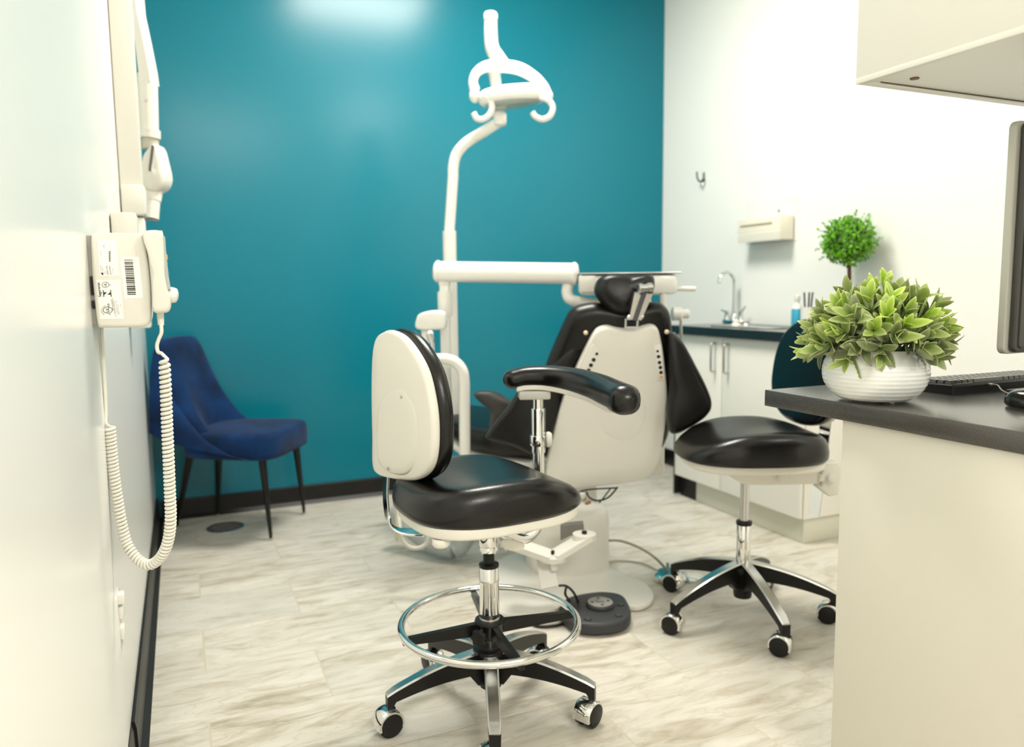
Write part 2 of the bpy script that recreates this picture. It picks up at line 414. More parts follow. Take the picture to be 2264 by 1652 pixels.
def back_shell(root, outline, n, t_shell, t_cush, grow, screws=(), parent_name='backrest'):
    "n points from the shell towards the sitter"
    cen = sum(outline, V((0, 0, 0)))/len(outline)
    m = MB().slab(outline, n, t_shell, .011, 5, dome=.008)
    sh = build(m, 'backrest_shell', CREAM2, root, smooth=60)
    o2 = [cen+(p-cen)*(1+grow/max(.001, (p-cen).length))+n*(t_shell-.004) for p in outline]
    c = MB().pillow(o2, n, t_cush, 9, e=.022)
    build(c, 'backrest_cushion', BLKV, root, smooth=180)
    for p in screws:
        build(MB().lathe([(.0045, 0), (.0045, .0015), (.003, .0022)], p-n*.009, -n, seg=14), 'screw', STEEL, sh)
    return sh
CREAM2 = mat('warm_white_plastic', (.80, .775, .70), .38)

# --- front stool
ROOT = thing('assistant_stool', 'tall black vinyl stool with chrome foot ring, curved padded arm and white-backed backrest, in front', 'stool', C1)
AX = lambda r_, n_: math.atan2((hr*r_+hn*n_).y, (hr*r_+hn*n_).x)
CAST = [AX(.2, -1), AX(.75, -.65), AX(-.3, -1), AX(-.8, -.5), AX(.55, -.8)]
fa = math.atan2(-.94, -.338)
star_base(ROOT, C1, [fa+k*2*PI/5 for k in (0, 1, 2, 3, 4)], .264)
build(MB().lathe([(.024, .17), (.0255, .172), (.0255, .352), (.0265, .354), (.0265, .362), (.0255, .364), (.0255, .392), (.024, .394)], C1, seg=40), 'gas_column', CHROME, ROOT)
build(MB().lathe([(.027, .245), (.028, .25), (.027, .256)], C1, seg=40), 'column_ring', STEEL, ROOT)
build(MB().lathe([(.024, .390), (.026, .393), (.026, .40), (.015, .404), (.0145, .432)], C1, seg=32), 'piston', BLKP, ROOT)
build(MB().lathe([(.02, .43), (.0245, .434), (.0245, .446), (.0235, .448), (.0245, .45), (.0245, .49), (.022, .496), (.022, .535)], C1, seg=40), 'chrome_sleeve', CHROME, ROOT)
ringz = .243
fr = build(MB().torus(C1+V((.0, .0, ringz)), .229, .0098), 'foot_ring', CHROME, ROOT, smooth=180)
build(MB().lathe([(.030, .205), (.034, .21), (.036, .238), (.040, .246), (.038, .252), (.027, .254)], C1, seg=32), 'ring_hub', BLKP, ROOT)
base_a = math.atan2((P(905, 1402, 1.9)-C1).y, (P(905, 1402, 1.9)-C1).x)
for k, (px_, py_) in enumerate(((892, 1408), (1262, 1348), (1047, 1303), (1140, 1445))):
    e = on(2, ringz, px_, py_); d = (e-C1); d.z = 0; d.normalize(); n = V((-d.y, d.x, 0)); m = MB(); rr = []
    for i in range(7):
        t = i/6; r = .025+.205*t; h = .034-.016*t; w = .0085-.002*t
        rr.append([m.b.verts.new(C1+d*r+n*a+UP*(ringz+.008*(1-t)-.004+b)) for a, b in ((-w, 0), (w, 0), (w, -h), (-w, -h))])
    m.skin(rr); build(m, 'ring_spoke', BLKP, ROOT, smooth=30)
kd = -hn*.85-hr*.45; kd.normalize()
m = MB(); kc = C1+kd*.035+UP*.222
o = []
for k in range(56):
    a = 2*PI*k/56; r = .0215+.0022*math.cos(7*a); o.append(kc+kd*.028+(kd.cross(UP)*math.cos(a)+UP*math.sin(a))*r)
m.slab(o, -kd, .018, .004, 3); m.lathe([(.009, 0), (.009, .03)], kc-kd*.015, kd, seg=16)
build(m, 'adjuster_knob', BLKP, ROOT)
sa = math.radians(4)
SZ = .545
build(seat_mesh(C1+V((.0, .005, 0)), sa, SZ+.012, .232, .205, .108, .04), 'seat', BLKV, ROOT, smooth=180)
pan = [C1+Rz(sa) @ V((x, y, 0))+UP*(SZ-.012) for x, y in superpts(.218, .19, 3.0, 56, .04)]
sp = build(MB().slab(pan, UP, .030, .008, 4), 'seat_pan', CREAM2, ROOT, smooth=60)
kp = on(2, SZ-.014, 975, 1190)
build(MB().lathe([(.018, 0), (.021, -.004), (.021, -.014), (.016, -.02)], kp, seg=24), 'tilt_knob', CREAM2, ROOT)
mech = MB().box(C1+V((.0, .01, SZ-.025)), (.2, .12, .03), Rz(sa), bev=.006); build(mech, 'seat_mechanism', BLKP, ROOT)
# paddle lever
m = MB().tube([P(1095, 1178, 1.88), P(1108, 1200, 1.87), P(1122, 1215, 1.86)], [.004, .005, .006], 10)
m.rings([P(a, b, 1.855) for a, b in catmull([(1112, 1196, 0), (1128, 1192, 0), (1150, 1200, 0), (1160, 1210, 0), (1152, 1222, 0), (1122, 1220, 0), (1112, 1208, 0)], 4, True) for a, b in [(a, b)]] if False else [P(q.x, q.y, 1.855) for q in catmull([(1110, 1196, 0), (1128, 1194, 0), (1150, 1200, 0), (1160, 1209, 0), (1150, 1219, 0), (1126, 1218, 0), (1112, 1208, 0)], 4, True)], hn, [(.006, 0), (0, .003), (0, .006), (.006, .009)])
build(m, 'height_lever', CREAM2, ROOT)
# backrest
bn = V((math.cos(math.radians(10)), math.sin(math.radians(10)), 0.02)).normalized()
bo = P(880, 900, 1.87)
pxs = [(858, 731), (842, 735), (829, 746), (822, 775), (819, 830), (819, 900), (821, 970), (822, 1030), (832, 1050), (860, 1059), (900, 1064), (926, 1058), (944, 1038), (953, 1000), (954, 940), (948, 885), (934, 825), (912, 780), (885, 745)]
outl = [onpl(q.x, q.y, bo, bn) for q in catmull([(a, b, 0) for a, b in pxs], 5, True)]
SC = [onpl(895, 877, bo, bn), onpl(865, 1035, bo, bn)]
BSH = back_shell(ROOT, outl, bn, .026, .044, .004, SC)
# raised panel on the shell
ip = [onpl(q.x, q.y, bo-bn*.0, bn) for q in catmull([(850, 870, 0), (838, 900, 0), (834, 960, 0), (838, 1020, 0), (860, 1045, 0), (900, 1050, 0), (925, 1020, 0), (932, 960, 0), (925, 895, 0), (900, 850, 0), (872, 850, 0)], 4, True)]
build(MB().rings(ip, -bn, [(.0, .000), (.008, .0062), (.022, .0088), (.05, .0098), (9, .0104)]), 'shell_bulge', CREAM2, BSH, smooth=180)
# flat chrome bar carrying the backrest
bar = [P(855, 1040, 2.04), P(853, 1080, 2.03), P(854, 1115, 2.01), P(861, 1148, 1.98), P(882, 1170, 1.94), P(925, 1177, 1.91), P(1000, 1168, 1.90)]
build(MB().ribbon(bar, .044, .006, (0, 1, 0)), 'back_bar', CHROME, ROOT, smooth=30)
# curved arm
ap = [P(1133, 838, 2.13), P(1165, 832, 2.13), P(1215, 833, 2.12), P(1270, 842, 2.07), P(1320, 857, 1.98), P(1356, 873, 1.88), P(1381, 884, 1.80)]
m = MB(); c = catmull(ap, 7); Nn = len(c); rr = []
for i, p in enumerate(c):
    t = (c[min(Nn-1, i+1)]-c[max(0, i-1)]).normalized(); w = t.cross(UP).normalized(); q = w.cross(t).normalized()
    s_ = i/(Nn-1); s2_ = min(1, s_/.75); rz = .0275+.0095*s2_*s2_*(3-2*s2_); rw = .040-.002*s2_
    rr.append([m.b.verts.new(p+w*rw*math.copysign(abs(math.cos(a))**.8, math.cos(a))+q*rz*math.copysign(abs(math.sin(a))**.8, math.sin(a))) for a in [2*PI*k/20 for k in range(20)]])
# rounded ends
def endcap(ring, cen, dirv, L, n=5):
    out = []
    for k in range(1, n+1):
        a = PI/2*k/n; out.append([m.b.verts.new(cen+(v.co-cen)*max(.04, math.cos(a))+dirv*L*math.sin(a)) for v in ring])
    return out
e1 = endcap(rr[0], c[0], (c[0]-c[1]).normalized(), .028)[::-1]; e2 = endcap(rr[-1], c[-1], (c[-1]-c[-2]).normalized(), .040, 8)
m.skin(e1+rr+e2); ARM = build(m, 'armrest_cushion', BLKV, ROOT, smooth=180)
m = MB(); rr = []
for i, p in enumerate(c[2:-3]):
    t = (c[i+3]-c[i+1]).normalized(); w = t.cross(UP).normalized()
    rr.append([m.b.verts.new(p+w*a+UP*b) for a, b in ((-.034, -.022), (.034, -.022), (.034, -.034), (.028, -.037), (-.028, -.037), (-.034, -.034))])
m.skin(rr); build(m, 'armrest_tray', CREAM2, ARM)
pc = P(1190, 930, 2.12); PX, PY = pc.x, pc.y
build(MB().box((PX-.012, PY, P(1180, 872, 2.12).z), (.088, .05, .024), Rz(-.35), bev=.005), 'arm_block', GREYP, ROOT)
def zz(py_, d=2.12, px_=1190): return P(px_, py_, d).z
build(MB().lathe([(.0145, zz(965)), (.0145, zz(880))], (PX, PY, 0), seg=28).lathe([(.0195, zz(1000)), (.0195, zz(905)), (.0185, zz(903))], (PX, PY, 0), seg=28), 'arm_post', CHROME, ROOT)
build(MB().lathe([(.0225, zz(985)), (.0235, zz(984)), (.0235, zz(963)), (.0225, zz(962))], (PX, PY, 0), seg=28), 'post_clamp', CHROME, ROOT)
build(MB().lathe([(.019, 0), (.022, .003), (.022, .01), (.017, .016)], V((PX, PY, zz(972)))+hr*.022, hr, seg=24), 'post_knob', CREAM2, ROOT)
lo = [V((PX, PY, zz(985))), V((PX, PY, zz(1080))), P(1190, 1130, 2.10), P(1186, 1165, 2.06), P(1165, 1188, 2.02), P(1135, 1186, 1.98), P(1095, 1165, 1.93)]
build(MB().tube(lo, .0165, 20, 6), 'arm_tube', CHROME, ROOT, smooth=180)

# --- second stool
ROOT = thing('operator_stool', 'lower black vinyl stool with five-star base and dark padded back, beside the desk', 'stool', C2)
a0 = -175.3; CAST = [AX(-.55, -.75), AX(-.5, -.8), AX(-.4, -.9), AX(-.8, .5), AX(-.6, -.7)]
star_base(ROOT, C2, [math.radians(x) for x in (-177, -105, -35, 33, 106)], .281, zhub=.195)
build(MB().lathe([(.03, .085), (.031, .09), (.031, .16)], C2, seg=28), 'hub_socket', BLKP, ROOT)
build(MB().lathe([(.0215, .185), (.0235, .19), (.0235, .318), (.022, .32)], C2, seg=36), 'column_sleeve', CHROME, ROOT)
build(MB().lathe([(.025, .318), (.026, .321), (.026, .330), (.017, .333)], C2, seg=32), 'sleeve_cap', BLKP, ROOT)
build(MB().lathe([(.0145, .325), (.0145, .49)], C2, seg=32), 'gas_piston', ALU, ROOT)
s2a = math.radians(160)
build(seat_mesh(C2+hr*.008, s2a, .553, .236, .205, .115, .05), 'seat', BLKV, ROOT, smooth=180)
pan = [C2+hr*.012+Rz(s2a) @ V((x, y, 0))+UP*.527 for x, y in superpts(.218, .185, 3.0, 56, .05)]
build(MB().slab(pan, UP, .032, .010, 4), 'seat_pan', CREAM2, ROOT, smooth=60)
fx = Rz(s2a)
m = MB()
pr = [(-.275, .49), (-.24, .462), (-.06, .462), (.02, .466), (.06, .488), (.08, .515), (-.275, .522)]
sd = fx @ V((0, 1, 0))
o = [C2+fx @ V((x, 0, 0))+UP*z-sd*.05 for x, z in pr]
m.slab(o, sd, .1, .006, 3); br2 = build(m, 'seat_bracket', CREAM2, ROOT)
o = [C2+fx @ V((x, 0, 0))+UP*z+sd*.055 for x, z in [(-.225, .532), (-.285, .535), (-.30, .52), (-.292, .425), (-.262, .42), (-.222, .45)]]
br3 = build(MB().slab(o, -sd, .04, .006, 3), 'post_bracket', CREAM2, ROOT)
for x, z, r, mt_ in ((-.262, .482, .014, CREAM2), (-.10, .49, .016, CREAM2), (-.232, .465, .007, STEEL), (-.232, .505, .007, STEEL)):
    q = C2+fx @ V((x, 0, 0))+UP*z
    build(MB().lathe([(r, .05), (r, .064), (r*.7, .068)], q, sd, seg=20), 'knob' if r > .01 else 'bolt', mt_, br3)
build(MB().ribbon([P(1800, 1140, 2.53), P(1811, 1060, 2.55), P(1820, 985, 2.57), P(1829, 900, 2.60), P(1832, 850, 2.62)], .042, .007, tuple(hn*.8-hr*.55)), 'back_bar', CHROME, ROOT, smooth=30)
n2 = V((math.cos(s2a+.08), math.sin(s2a+.08), .06)).normalized()
bo2 = P(1790, 850, 2.55)
pxs = [(1778, 713), (1750, 738), (1733, 775), (1724, 820), (1722, 855), (1728, 890), (1745, 918), (1775, 934), (1810, 938), (1835, 925), (1852, 880), (1856, 820), (1848, 765), (1830, 728), (1803, 712)]
o2_ = [onpl(q.x, q.y, bo2, n2)-n2*.03 for q in catmull([(a, b, 0) for a, b in pxs], 5, True)]
back_shell(ROOT, o2_, n2, .024, .044, .006)

# ------------------------------------------------------------------ dental chair
BASE = V((1.34, 2.50, 0))
ROOT = thing('dental_chair', 'black and white dental patient chair seen from behind, headrest raised, on a white base plate', 'dental chair', BASE)
def dsh(py_): return 2.72-.13*max(0, (1080-py_))/360     # the shell leans back
def L3(pts, n=5, closed=True): return catmull([(a, b, 0) for a, b in pts], n, closed)
shell_px = [(1345, 724), (1362, 728), (1385, 731), (1408, 730), (1428, 724), (1444, 722), (1456, 730), (1464, 760), (1470, 800), (1475, 850), (1476, 900), (1471, 950), (1463, 1000), (1452, 1036), (1437, 1056), (1412, 1067), (1370, 1073), (1300, 1081), (1240, 1086), (1208, 1084), (1206, 1060), (1212, 1010), (1224, 955), (1240, 900), (1262, 845), (1288, 788), (1312, 742), (1326, 728)]
so = P(1380, 900, dsh(900)); sn = (hn*.943+UP*-.333*.55); 
# plane through the tilted shell
pa, pb_, pc_ = P(1300, 1080, dsh(1080)), P(1450, 1080, dsh(1080)), P(1380, 725, dsh(725))
sn = (pb_-pa).cross(pc_-pa).normalized(); sn = sn if sn.dot(hn) > 0 else -sn
sh = [onpl(q.x, q.y, pa, sn) for q in L3(shell_px)]
SHELL = build(MB().slab(sh, sn, .05, .016, 5, dome=.012), 'backrest_shell', CHPLA, ROOT, smooth=180)
scen = onpl(1375, 900, pa, sn)
m = MB(); ds = [onpl(q.x, q.y, pa, sn)-sn*.0095 for q in L3([(1320, 900), (1345, 860), (1380, 850), (1415, 862), (1430, 900), (1424, 940), (1395, 972), (1355, 970), (1325, 945)], 5)]
m.rings(ds, -sn, [(.0, -.006), (.002, 0), (.006, .0022), (.014, .003), (.05, .0036), (9, .004)]); build(m, 'shell_disc', CHPLA, SHELL, smooth=180)
build(MB().lathe([(.004, 0), (.004, .004)], onpl(1420, 1032, pa, sn)-sn*.002, -sn, seg=12), 'screw', BLKP, SHELL)
# keypads on both flanks
for pts, btn, nm in ((((1310, 760), (1334, 784), (1322, 818), (1284, 818)), ((1319, 781, 3.4), (1312, 794, 4.5), (1306, 806, 4.5), (1301, 817, 4.2)), 'l'), (((1446, 764), (1460, 762), (1468, 838), (1453, 841)), ((1453, 775, 3), (1455, 787, 4), (1457, 800, 4), (1459, 811, 4), (1460.5, 822, 4)), 'r')):
    o = [onpl(a, b, pa, sn)-sn*.004 for a, b in pts]
    kp_ = build(MB().rings([o[0].lerp(o[1], t) for t in (0, .33, .66)]+[o[1].lerp(o[2], t) for t in (0, .33, .66)]+[o[2].lerp(o[3], t) for t in (0, .33, .66)]+[o[3].lerp(o[0], t) for t in (0, .33, .66)], -sn, [(0, -.012), (0, .0035), (.0015, .0045), (9, .0045)]), 'keypad', mat('keypad_white', (.78, .76, .71), .4), SHELL)
    for a, b, r in btn:
        rr_ = r*2.65/FPX
        build(MB().lathe([(rr_, -.002), (rr_, .0055), (rr_*.6, .0065)], onpl(a, b, pa, sn)-sn*.004, -sn, seg=16), 'button', BLKP, kp_)
build(MB().lathe([(.0055, 0), (.0055, .006), (.003, .007)], onpl(1461.5, 832, pa, sn)-sn*.004, -sn, seg=16), 'amber_button', AMBER, SHELL)
# cushion behind the shell
cpx = [(1290, 680), (1320, 676), (1352, 680), (1385, 684), (1420, 680), (1450, 675), (1472, 680), (1486, 700), (1491, 735), (1494, 800), (1494, 880), (1488, 940), (1476, 985), (1450, 1010), (1350, 1020), (1250, 1010), (1215, 985), (1196, 960), (1186, 920), (1192, 870), (1208, 815), (1228, 765), (1250, 715), (1266, 690)]
cu_ = [onpl(q.x, q.y, pa+sn*.05, sn) for q in L3(cpx)]
build(MB().pillow(cu_, sn, .095, 9, e=.04), 'backrest_cushion', BLKV2, ROOT, smooth=180)
for a, b in ((1295, 736), (1474, 734)):
    build(MB().sphere(P(a, b, 2.60), .008, 14), 'pin', PINW, ROOT, smooth=180)
# headrest
hpx = [(1318, 640), (1320, 618), (1332, 605), (1352, 599), (1378, 598), (1405, 602), (1430, 601), (1447, 602), (1453, 612), (1452, 634), (1442, 648), (1425, 650), (1412, 668), (1392, 688), (1370, 688), (1350, 678), (1334, 664)]
ho = P(1385, 640, 2.60); hnn = (hn*.97-UP*.22).normalized()
hp = [onpl(q.x, q.y, ho, hnn) for q in L3(hpx)]
HR = build(MB().pillow(hp, hnn, .11, 9, e=.045), 'headrest', BLKV2, ROOT, smooth=180)
m = MB().tube([P(1383, 722, 2.57), P(1384, 705, 2.57)], .004, 10).tube([P(1409, 722, 2.57), P(1410, 705, 2.57)], .004, 10).box(P(1397, 724, 2.58), (.05, .01, .006), Rz(-YAW))
HB = build(m, 'headrest_rods', STEEL, ROOT)
m = MB(); aax = (P(1428, 648, 2.55)-P(1395, 706, 2.56))
def strip(m, a, b, wa, wb, th, side=None):
    a, b = V(a), V(b); t = (b-a).normalized(); w = (side or hr); w = (w-t*w.dot(t)).normalized(); n = t.cross(w).normalized()
    R_ = [[m.b.verts.new(p+w*x*wd/2+n*y*th/2) for x, y in ((-1, -1), (1, -1), (1, 1), (-1, 1))] for p, wd in ((a, wa), (b, wb))]
    m.skin(R_); return m
strip(m, P(1397, 706, 2.55), P(1412, 648, 2.535), .022, .030, .02); strip(m, P(1412, 706, 2.555), P(1436, 648, 2.54), .014, .02, .02)
build(m, 'headrest_arm', STEEL, HB, smooth=30)
build(strip(MB(), P(1403, 708, 2.545), P(1424, 646, 2.53), .016, .016, .016), 'headrest_track', mat('slate_metal', (.10, .10, .12), .35, metal=.6), HB, smooth=30)
m = MB().lathe([(.0165, 0), (.0195, .002), (.0195, .012), (.016, .014), (.016, .03), (.0195, .032), (.0195, .046), (.017, .048)], P(1411, 640, 2.53), (hr*.96+UP*.06+hn*.2), seg=28)
build(m, 'pivot_barrel', STEEL, HB)
build(MB().sphere(P(1391, 702, 2.55), .009, 14).sphere(P(1419, 700, 2.55), .008, 14), 'latch', CHROME, HB)
# right arm pad, hanging beside the back
apx = [(1478, 736), (1492, 736), (1510, 752), (1526, 778), (1542, 808), (1558, 838), (1570, 864), (1578, 888), (1577, 908), (1564, 926), (1545, 940), (1525, 952), (1505, 962), (1488, 962), (1480, 940), (1479, 900), (1484, 860), (1480, 800)]
o = [P(q.x, q.y, 2.60) for q in L3(apx)]
build(MB().pillow(o, hn, .075, 8, e=.028), 'armrest', BLKV2, ROOT, smooth=180)
# left arm: strap from the pin and the hanging pad
o = [P(q.x, q.y, 2.66) for q in L3([(1296, 742), (1270, 760), (1240, 790), (1208, 822), (1196, 845), (1230, 850), (1256, 830), (1276, 800), (1292, 765)], 4)]
build(MB().pillow(o, hn, .03, 5, e=.01), 'arm_strap', BLKV2, ROOT, smooth=180)
o = [P(q.x, q.y, 2.66) for q in L3([(1150, 862), (1180, 850), (1225, 850), (1240, 880), (1232, 930), (1214, 985), (1202, 1004), (1180, 1010), (1135, 990), (1080, 974), (1074, 966), (1095, 935), (1125, 898)], 4)]
build(MB().pillow(o, hn, .07, 7, e=.018), 'armrest', BLKV2, ROOT, smooth=180)
# far arm fin
o = [P(q.x, q.y, 2.95) for q in L3([(1046, 872), (1060, 866), (1090, 867), (1118, 880), (1140, 900), (1130, 930), (1100, 940), (1085, 975), (1076, 970), (1084, 920), (1082, 905), (1060, 890)], 4)]
build(MB().pillow(o, hn, .05, 6, e=.012), 'armrest', mat('charcoal_vinyl', (.05, .047, .045), .38), ROOT, smooth=180)
# seat and leg rest running away to the left
sA = P(1215, 985, 2.78); sB = P(1010, 952, 3.12); ax_ = (sB-sA); ax_.z = 0; ln = ax_.length; ax_.normalize(); sd_ = V((-ax_.y, ax_.x, 0))
def zt(py_, px_, d): return P(px_, py_, d).z
m = MB(); rr = []
secs = [(0, .44, .55, .12), (.12, .455, .54, .12), (.25, .46, .54, .11), (.36, .40, .565, .09), (.50, .36, .57, .08), (.62, .34, .575, .075), (.68, .28, .57, .06)]
start = V((1.36, 2.62, 0)); adir = (V((.99, 3.42, 0))-start).normalized(); side = V((-adir.y, adir.x, 0))
K = 24
for t, w, zc, h in secs:
    c_ = start+adir*t*1.25+UP*(zc-.03)
    rr.append([m.b.verts.new(c_+side*(w/2)*math.copysign(abs(math.cos(a))**.45, math.cos(a))+UP*(h/2)*math.copysign(abs(math.sin(a))**.55, math.sin(a))) for a in [2*PI*k/K for k in range(K)]])
m.skin(rr); build(m, 'seat', BLKV2, ROOT, smooth=180)
m = MB(); rr = []
for t, w, zc, h in secs:
    c_ = start+adir*t*1.25+UP*(zc-.03-h/2-.012)
    rr.append([m.b.verts.new(c_+side*(w/2+.006)*math.copysign(abs(math.cos(a))**.45, math.cos(a))+UP*.022*math.copysign(abs(math.sin(a))**.55, math.sin(a))) for a in [2*PI*k/K for k in range(K)]])
m.skin(rr); build(m, 'seat_frame', CHPLA, ROOT, smooth=180)
# pedestal
o = superpts(.16, .13, 3, 40)
m = MB(); rr = []
for sc_, z in ((1.0, .018), (1.0, .2), (.97, .235), (.86, .262), (.6, .275)):
    rr.append([m.b.verts.new(V((1.36, 2.60, z))+Rz(-.2) @ V((x*sc_, y*sc_, 0))) for x, y in o])
m.skin(rr); PED = build(m, 'pedestal', CHPLA, ROOT, smooth=60)
build(MB().box((1.38, 2.66, .34), (.22, .2, .16), Rz(-.2), bev=.02), 'lift_housing', CHPLA, ROOT)
m = MB().box(P(1450, 1010, 2.80), (.05, .1, .13), Rz(-YAW), bev=.015); build(m, 'side_cover', CHPLA, ROOT)
fp = [(1445, 1322), (1440, 1340), (1415, 1352), (1380, 1350), (1330, 1345), (1255, 1350), (1180, 1370), (1105, 1365), (1075, 1340), (1070, 1290), (1100, 1250), (1170, 1225), (1280, 1222), (1318, 1235), (1345, 1262), (1385, 1282), (1425, 1298)]
o = [on(2, .002, q.x, q.y) for q in L3(fp)]
build(MB().slab(o, UP, .020, .007, 3), 'base_plate', CHPLA, ROOT, smooth=60)
# linkage plates with peg in front of the pedestal
LK = [P(1150, 1208, 2.50), P(1205, 1232, 2.46), P(1232, 1232, 2.45), P(1268, 1214, 2.47), P(1302, 1188, 2.52)]
m = MB()
strip(m, P(1118, 1196, 2.52), P(1222, 1232, 2.46), .10, .09, .018, side=hn); strip(m, P(1222, 1232, 2.46), P(1296, 1188, 2.52), .09, .08, .018, side=hn)
m.lathe([(.046, -.0085), (.046, .0085)], P(1222, 1232, 2.46), seg=28).lathe([(.040, -.009), (.040, .011)], P(1292, 1187, 2.52), seg=24)
lk = build(m, 'linkage_plate', CHPLA, ROOT, smooth=30)
build(MB().lathe([(.009, .02), (.009, -.003)], P(1292, 1187, 2.52), seg=16), 'bolt', BLKP, lk)
build(MB().lathe([(.006, .0), (.006, .016)], P(1222, 1228, 2.46), seg=12), 'bolt', BLKP, lk)
build(MB().lathe([(.0135, 0), (.0135, -.03), (.011, -.038), (.004, -.04)], P(1226, 1236, 2.46), seg=20), 'rubber_peg', WPLA, lk)
m = MB(); o = [P(a, b, 2.50) for a, b in [(1205, 1228), (1232, 1245), (1252, 1300), (1215, 1305), (1195, 1250)]]
strip(m, P(1200, 1225, 2.52), P(1215, 1300, 2.47), .05, .06, .04); build(m, 'support_rib', PIPEW if False else CHPLA, ROOT, smooth=30)
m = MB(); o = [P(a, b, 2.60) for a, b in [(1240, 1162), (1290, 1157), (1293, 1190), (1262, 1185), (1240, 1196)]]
m.slab(o, hn, .03, .002, 1); build(m, 'recess_shade', mat('recess_shade_grey', (.20, .19, .17), .5), PED)  # dark slab stands in for the shade of a pedestal recess
# cables under the back
m = MB()
m.tube([P(1268, 1092, 2.70), P(1300, 1083, 2.70), P(1362, 1079, 2.70)], .003, 8, 4)
m.tube([P(1297, 1088, 2.68), P(1303, 1100, 2.68), P(1320, 1107, 2.68), P(1345, 1100, 2.69), P(1366, 1077, 2.70)], .0032, 8, 5)
m.tube([P(1350, 1080, 2.70), P(1335, 1100, 2.68), P(1325, 1112, 2.67)], .0025, 8, 5)
build(m, 'cables', BLKP, ROOT, smooth=180)
build(MB().box(P(1287, 1097, 2.68), (.03, .02, .03), Rz(-YAW), bev=.004), 'terminal_block', STEEL, ROOT)
build(MB().box(P(1300, 1112, 2.66), (.026, .012, .010), Rz(.5), bev=.002), 'brass_clip', mat('copper_brown', (.35, .16, .07), .4), ROOT)

# ------------------------------------------------------------------ overhead lamp
D = 3.22
ROOT = thing('dental_lamp', 'white overhead dental lamp with looped handles on a tall bent pole behind the patient chair', 'lamp', P(1003, 1060, D))
pf = P(1003, 1000, D)
pole = [V((pf.x, pf.y, .578)), V((pf.x, pf.y, .9)), V((pf.x, pf.y, 1.35)), P(1001, 400, D), P(1002, 372, D), P(1008, 344, D), P(1024, 322, D), P(1045, 306, D), P(1075, 288, D-.03), P(1112, 263, D-.05)]
build(MB().tube(pole[:3], .0285, 24).tube(pole[2:], .0225, 24, 6), 'pole', WENAM, ROOT, smooth=50)
m = MB().lathe([(.02, -.03), (.026, -.026), (.026, .02), (.021, .028)], P(1104, 262, D-.05), UP, seg=24).box(P(1112, 262, D-.06), (.03, .03, .045), Rz(-YAW), bev=.008)
build(m, 'swivel_joint', WENAM, ROOT)
D2 = D-.06
m = MB().tube([P(1099, 255, D2+.02), P(1098, 210, D2+.04), P(1094, 170, D2+.04), P(1086, 140, D2)], [.022, .022, .024, .026], 20, 5)
m.tube([P(1112, 150, D2-.01), P(1100, 128, D2), P(1088, 105, D2), P(1085, 70, D2), P(1085, 45, D2)], [.036, .031, .028, .027, .026], 20, 6)
NK = build(m, 'neck', WENAM, ROOT, smooth=180)
build(MB().lathe([(.024, 0), (.028, .003), (.028, .025), (.024, .031), (.014, .031), (.012, .026)], P(1085, 46, D2), UP, seg=24), 'neck_cap', WPLA, NK)
# yoke loop
yk = [(1050, 200), (1046, 180), (1054, 160), (1076, 147), (1110, 146), (1148, 152), (1180, 170), (1200, 190), (1212, 208)]
m = MB().tube([P(a, b, D2-.02-.0*i) for i, (a, b) in enumerate(yk)], [.014, .012, .0125, .015, .0165, .0165, .015, .014, .011], 16, 6, flat=1.55, ref=tuple(hn))
YK = build(m, 'yoke', WENAM, ROOT, smooth=180)
build(MB().sphere(P(1050, 212, D2-.02), .026, 20, (.9, .9, 1.1)), 'yoke_hub', WENAM, YK, smooth=180); build(MB().sphere(P(1211, 212, D2-.03), .022, 20), 'yoke_hub', WENAM, YK, smooth=180)
# head: shallow dish
m = MB(); rr = []
hx = (P(1206, 205, D2)-P(1062, 212, D2)); hc = P(1134, 212, D2-.02)
for (sx_, sy_, z) in ((.05, .03, .036), (.10, .055, .033), (.128, .075, .024), (.138, .084, .008), (.136, .083, -.018), (.128, .078, -.028), (.118, .070, -.030)):
    rr.append([m.b.verts.new(hc+hr*sx_*math.copysign(abs(math.cos(a))**.8, math.cos(a))+hn*sy_*math.sin(a)+UP*(z+.018*math.cos(a)*.5)) for a in [2*PI*k/36 for k in range(36)]])
m.skin(rr); HD = build(m, 'lamp_head', WENAM, ROOT, smooth=60)
m = MB(); rr = []
for (sx_, sy_, z) in ((.114, .067, -.029), (.110, .064, -.034), (.09, .05, -.042), (.05, .03, -.046)):
    rr.append([m.b.verts.new(hc+hr*sx_*math.cos(a)+hn*sy_*math.sin(a)+UP*(z+.009*math.cos(a))) for a in [2*PI*k/32 for k in range(32)]])
m.skin(rr); build(m, 'lens', mat('lens_grey', (.35, .42, .38), .12, coat=.6), HD, smooth=180)
for hpx_ in ([(1070, 212), (1084, 222), (1088, 238), (1082, 254), (1068, 264), (1054, 262), (1047, 250)], [(1192, 216), (1212, 222), (1222, 238), (1216, 256), (1200, 264), (1184, 258), (1177, 248)]):
    build(MB().tube([P(a, b, D2-.07) for a, b in hpx_], [.008, .0125, .0125, .0125, .0125, .0125, .012], 14, 6), 'handle', WENAM, HD, smooth=180)

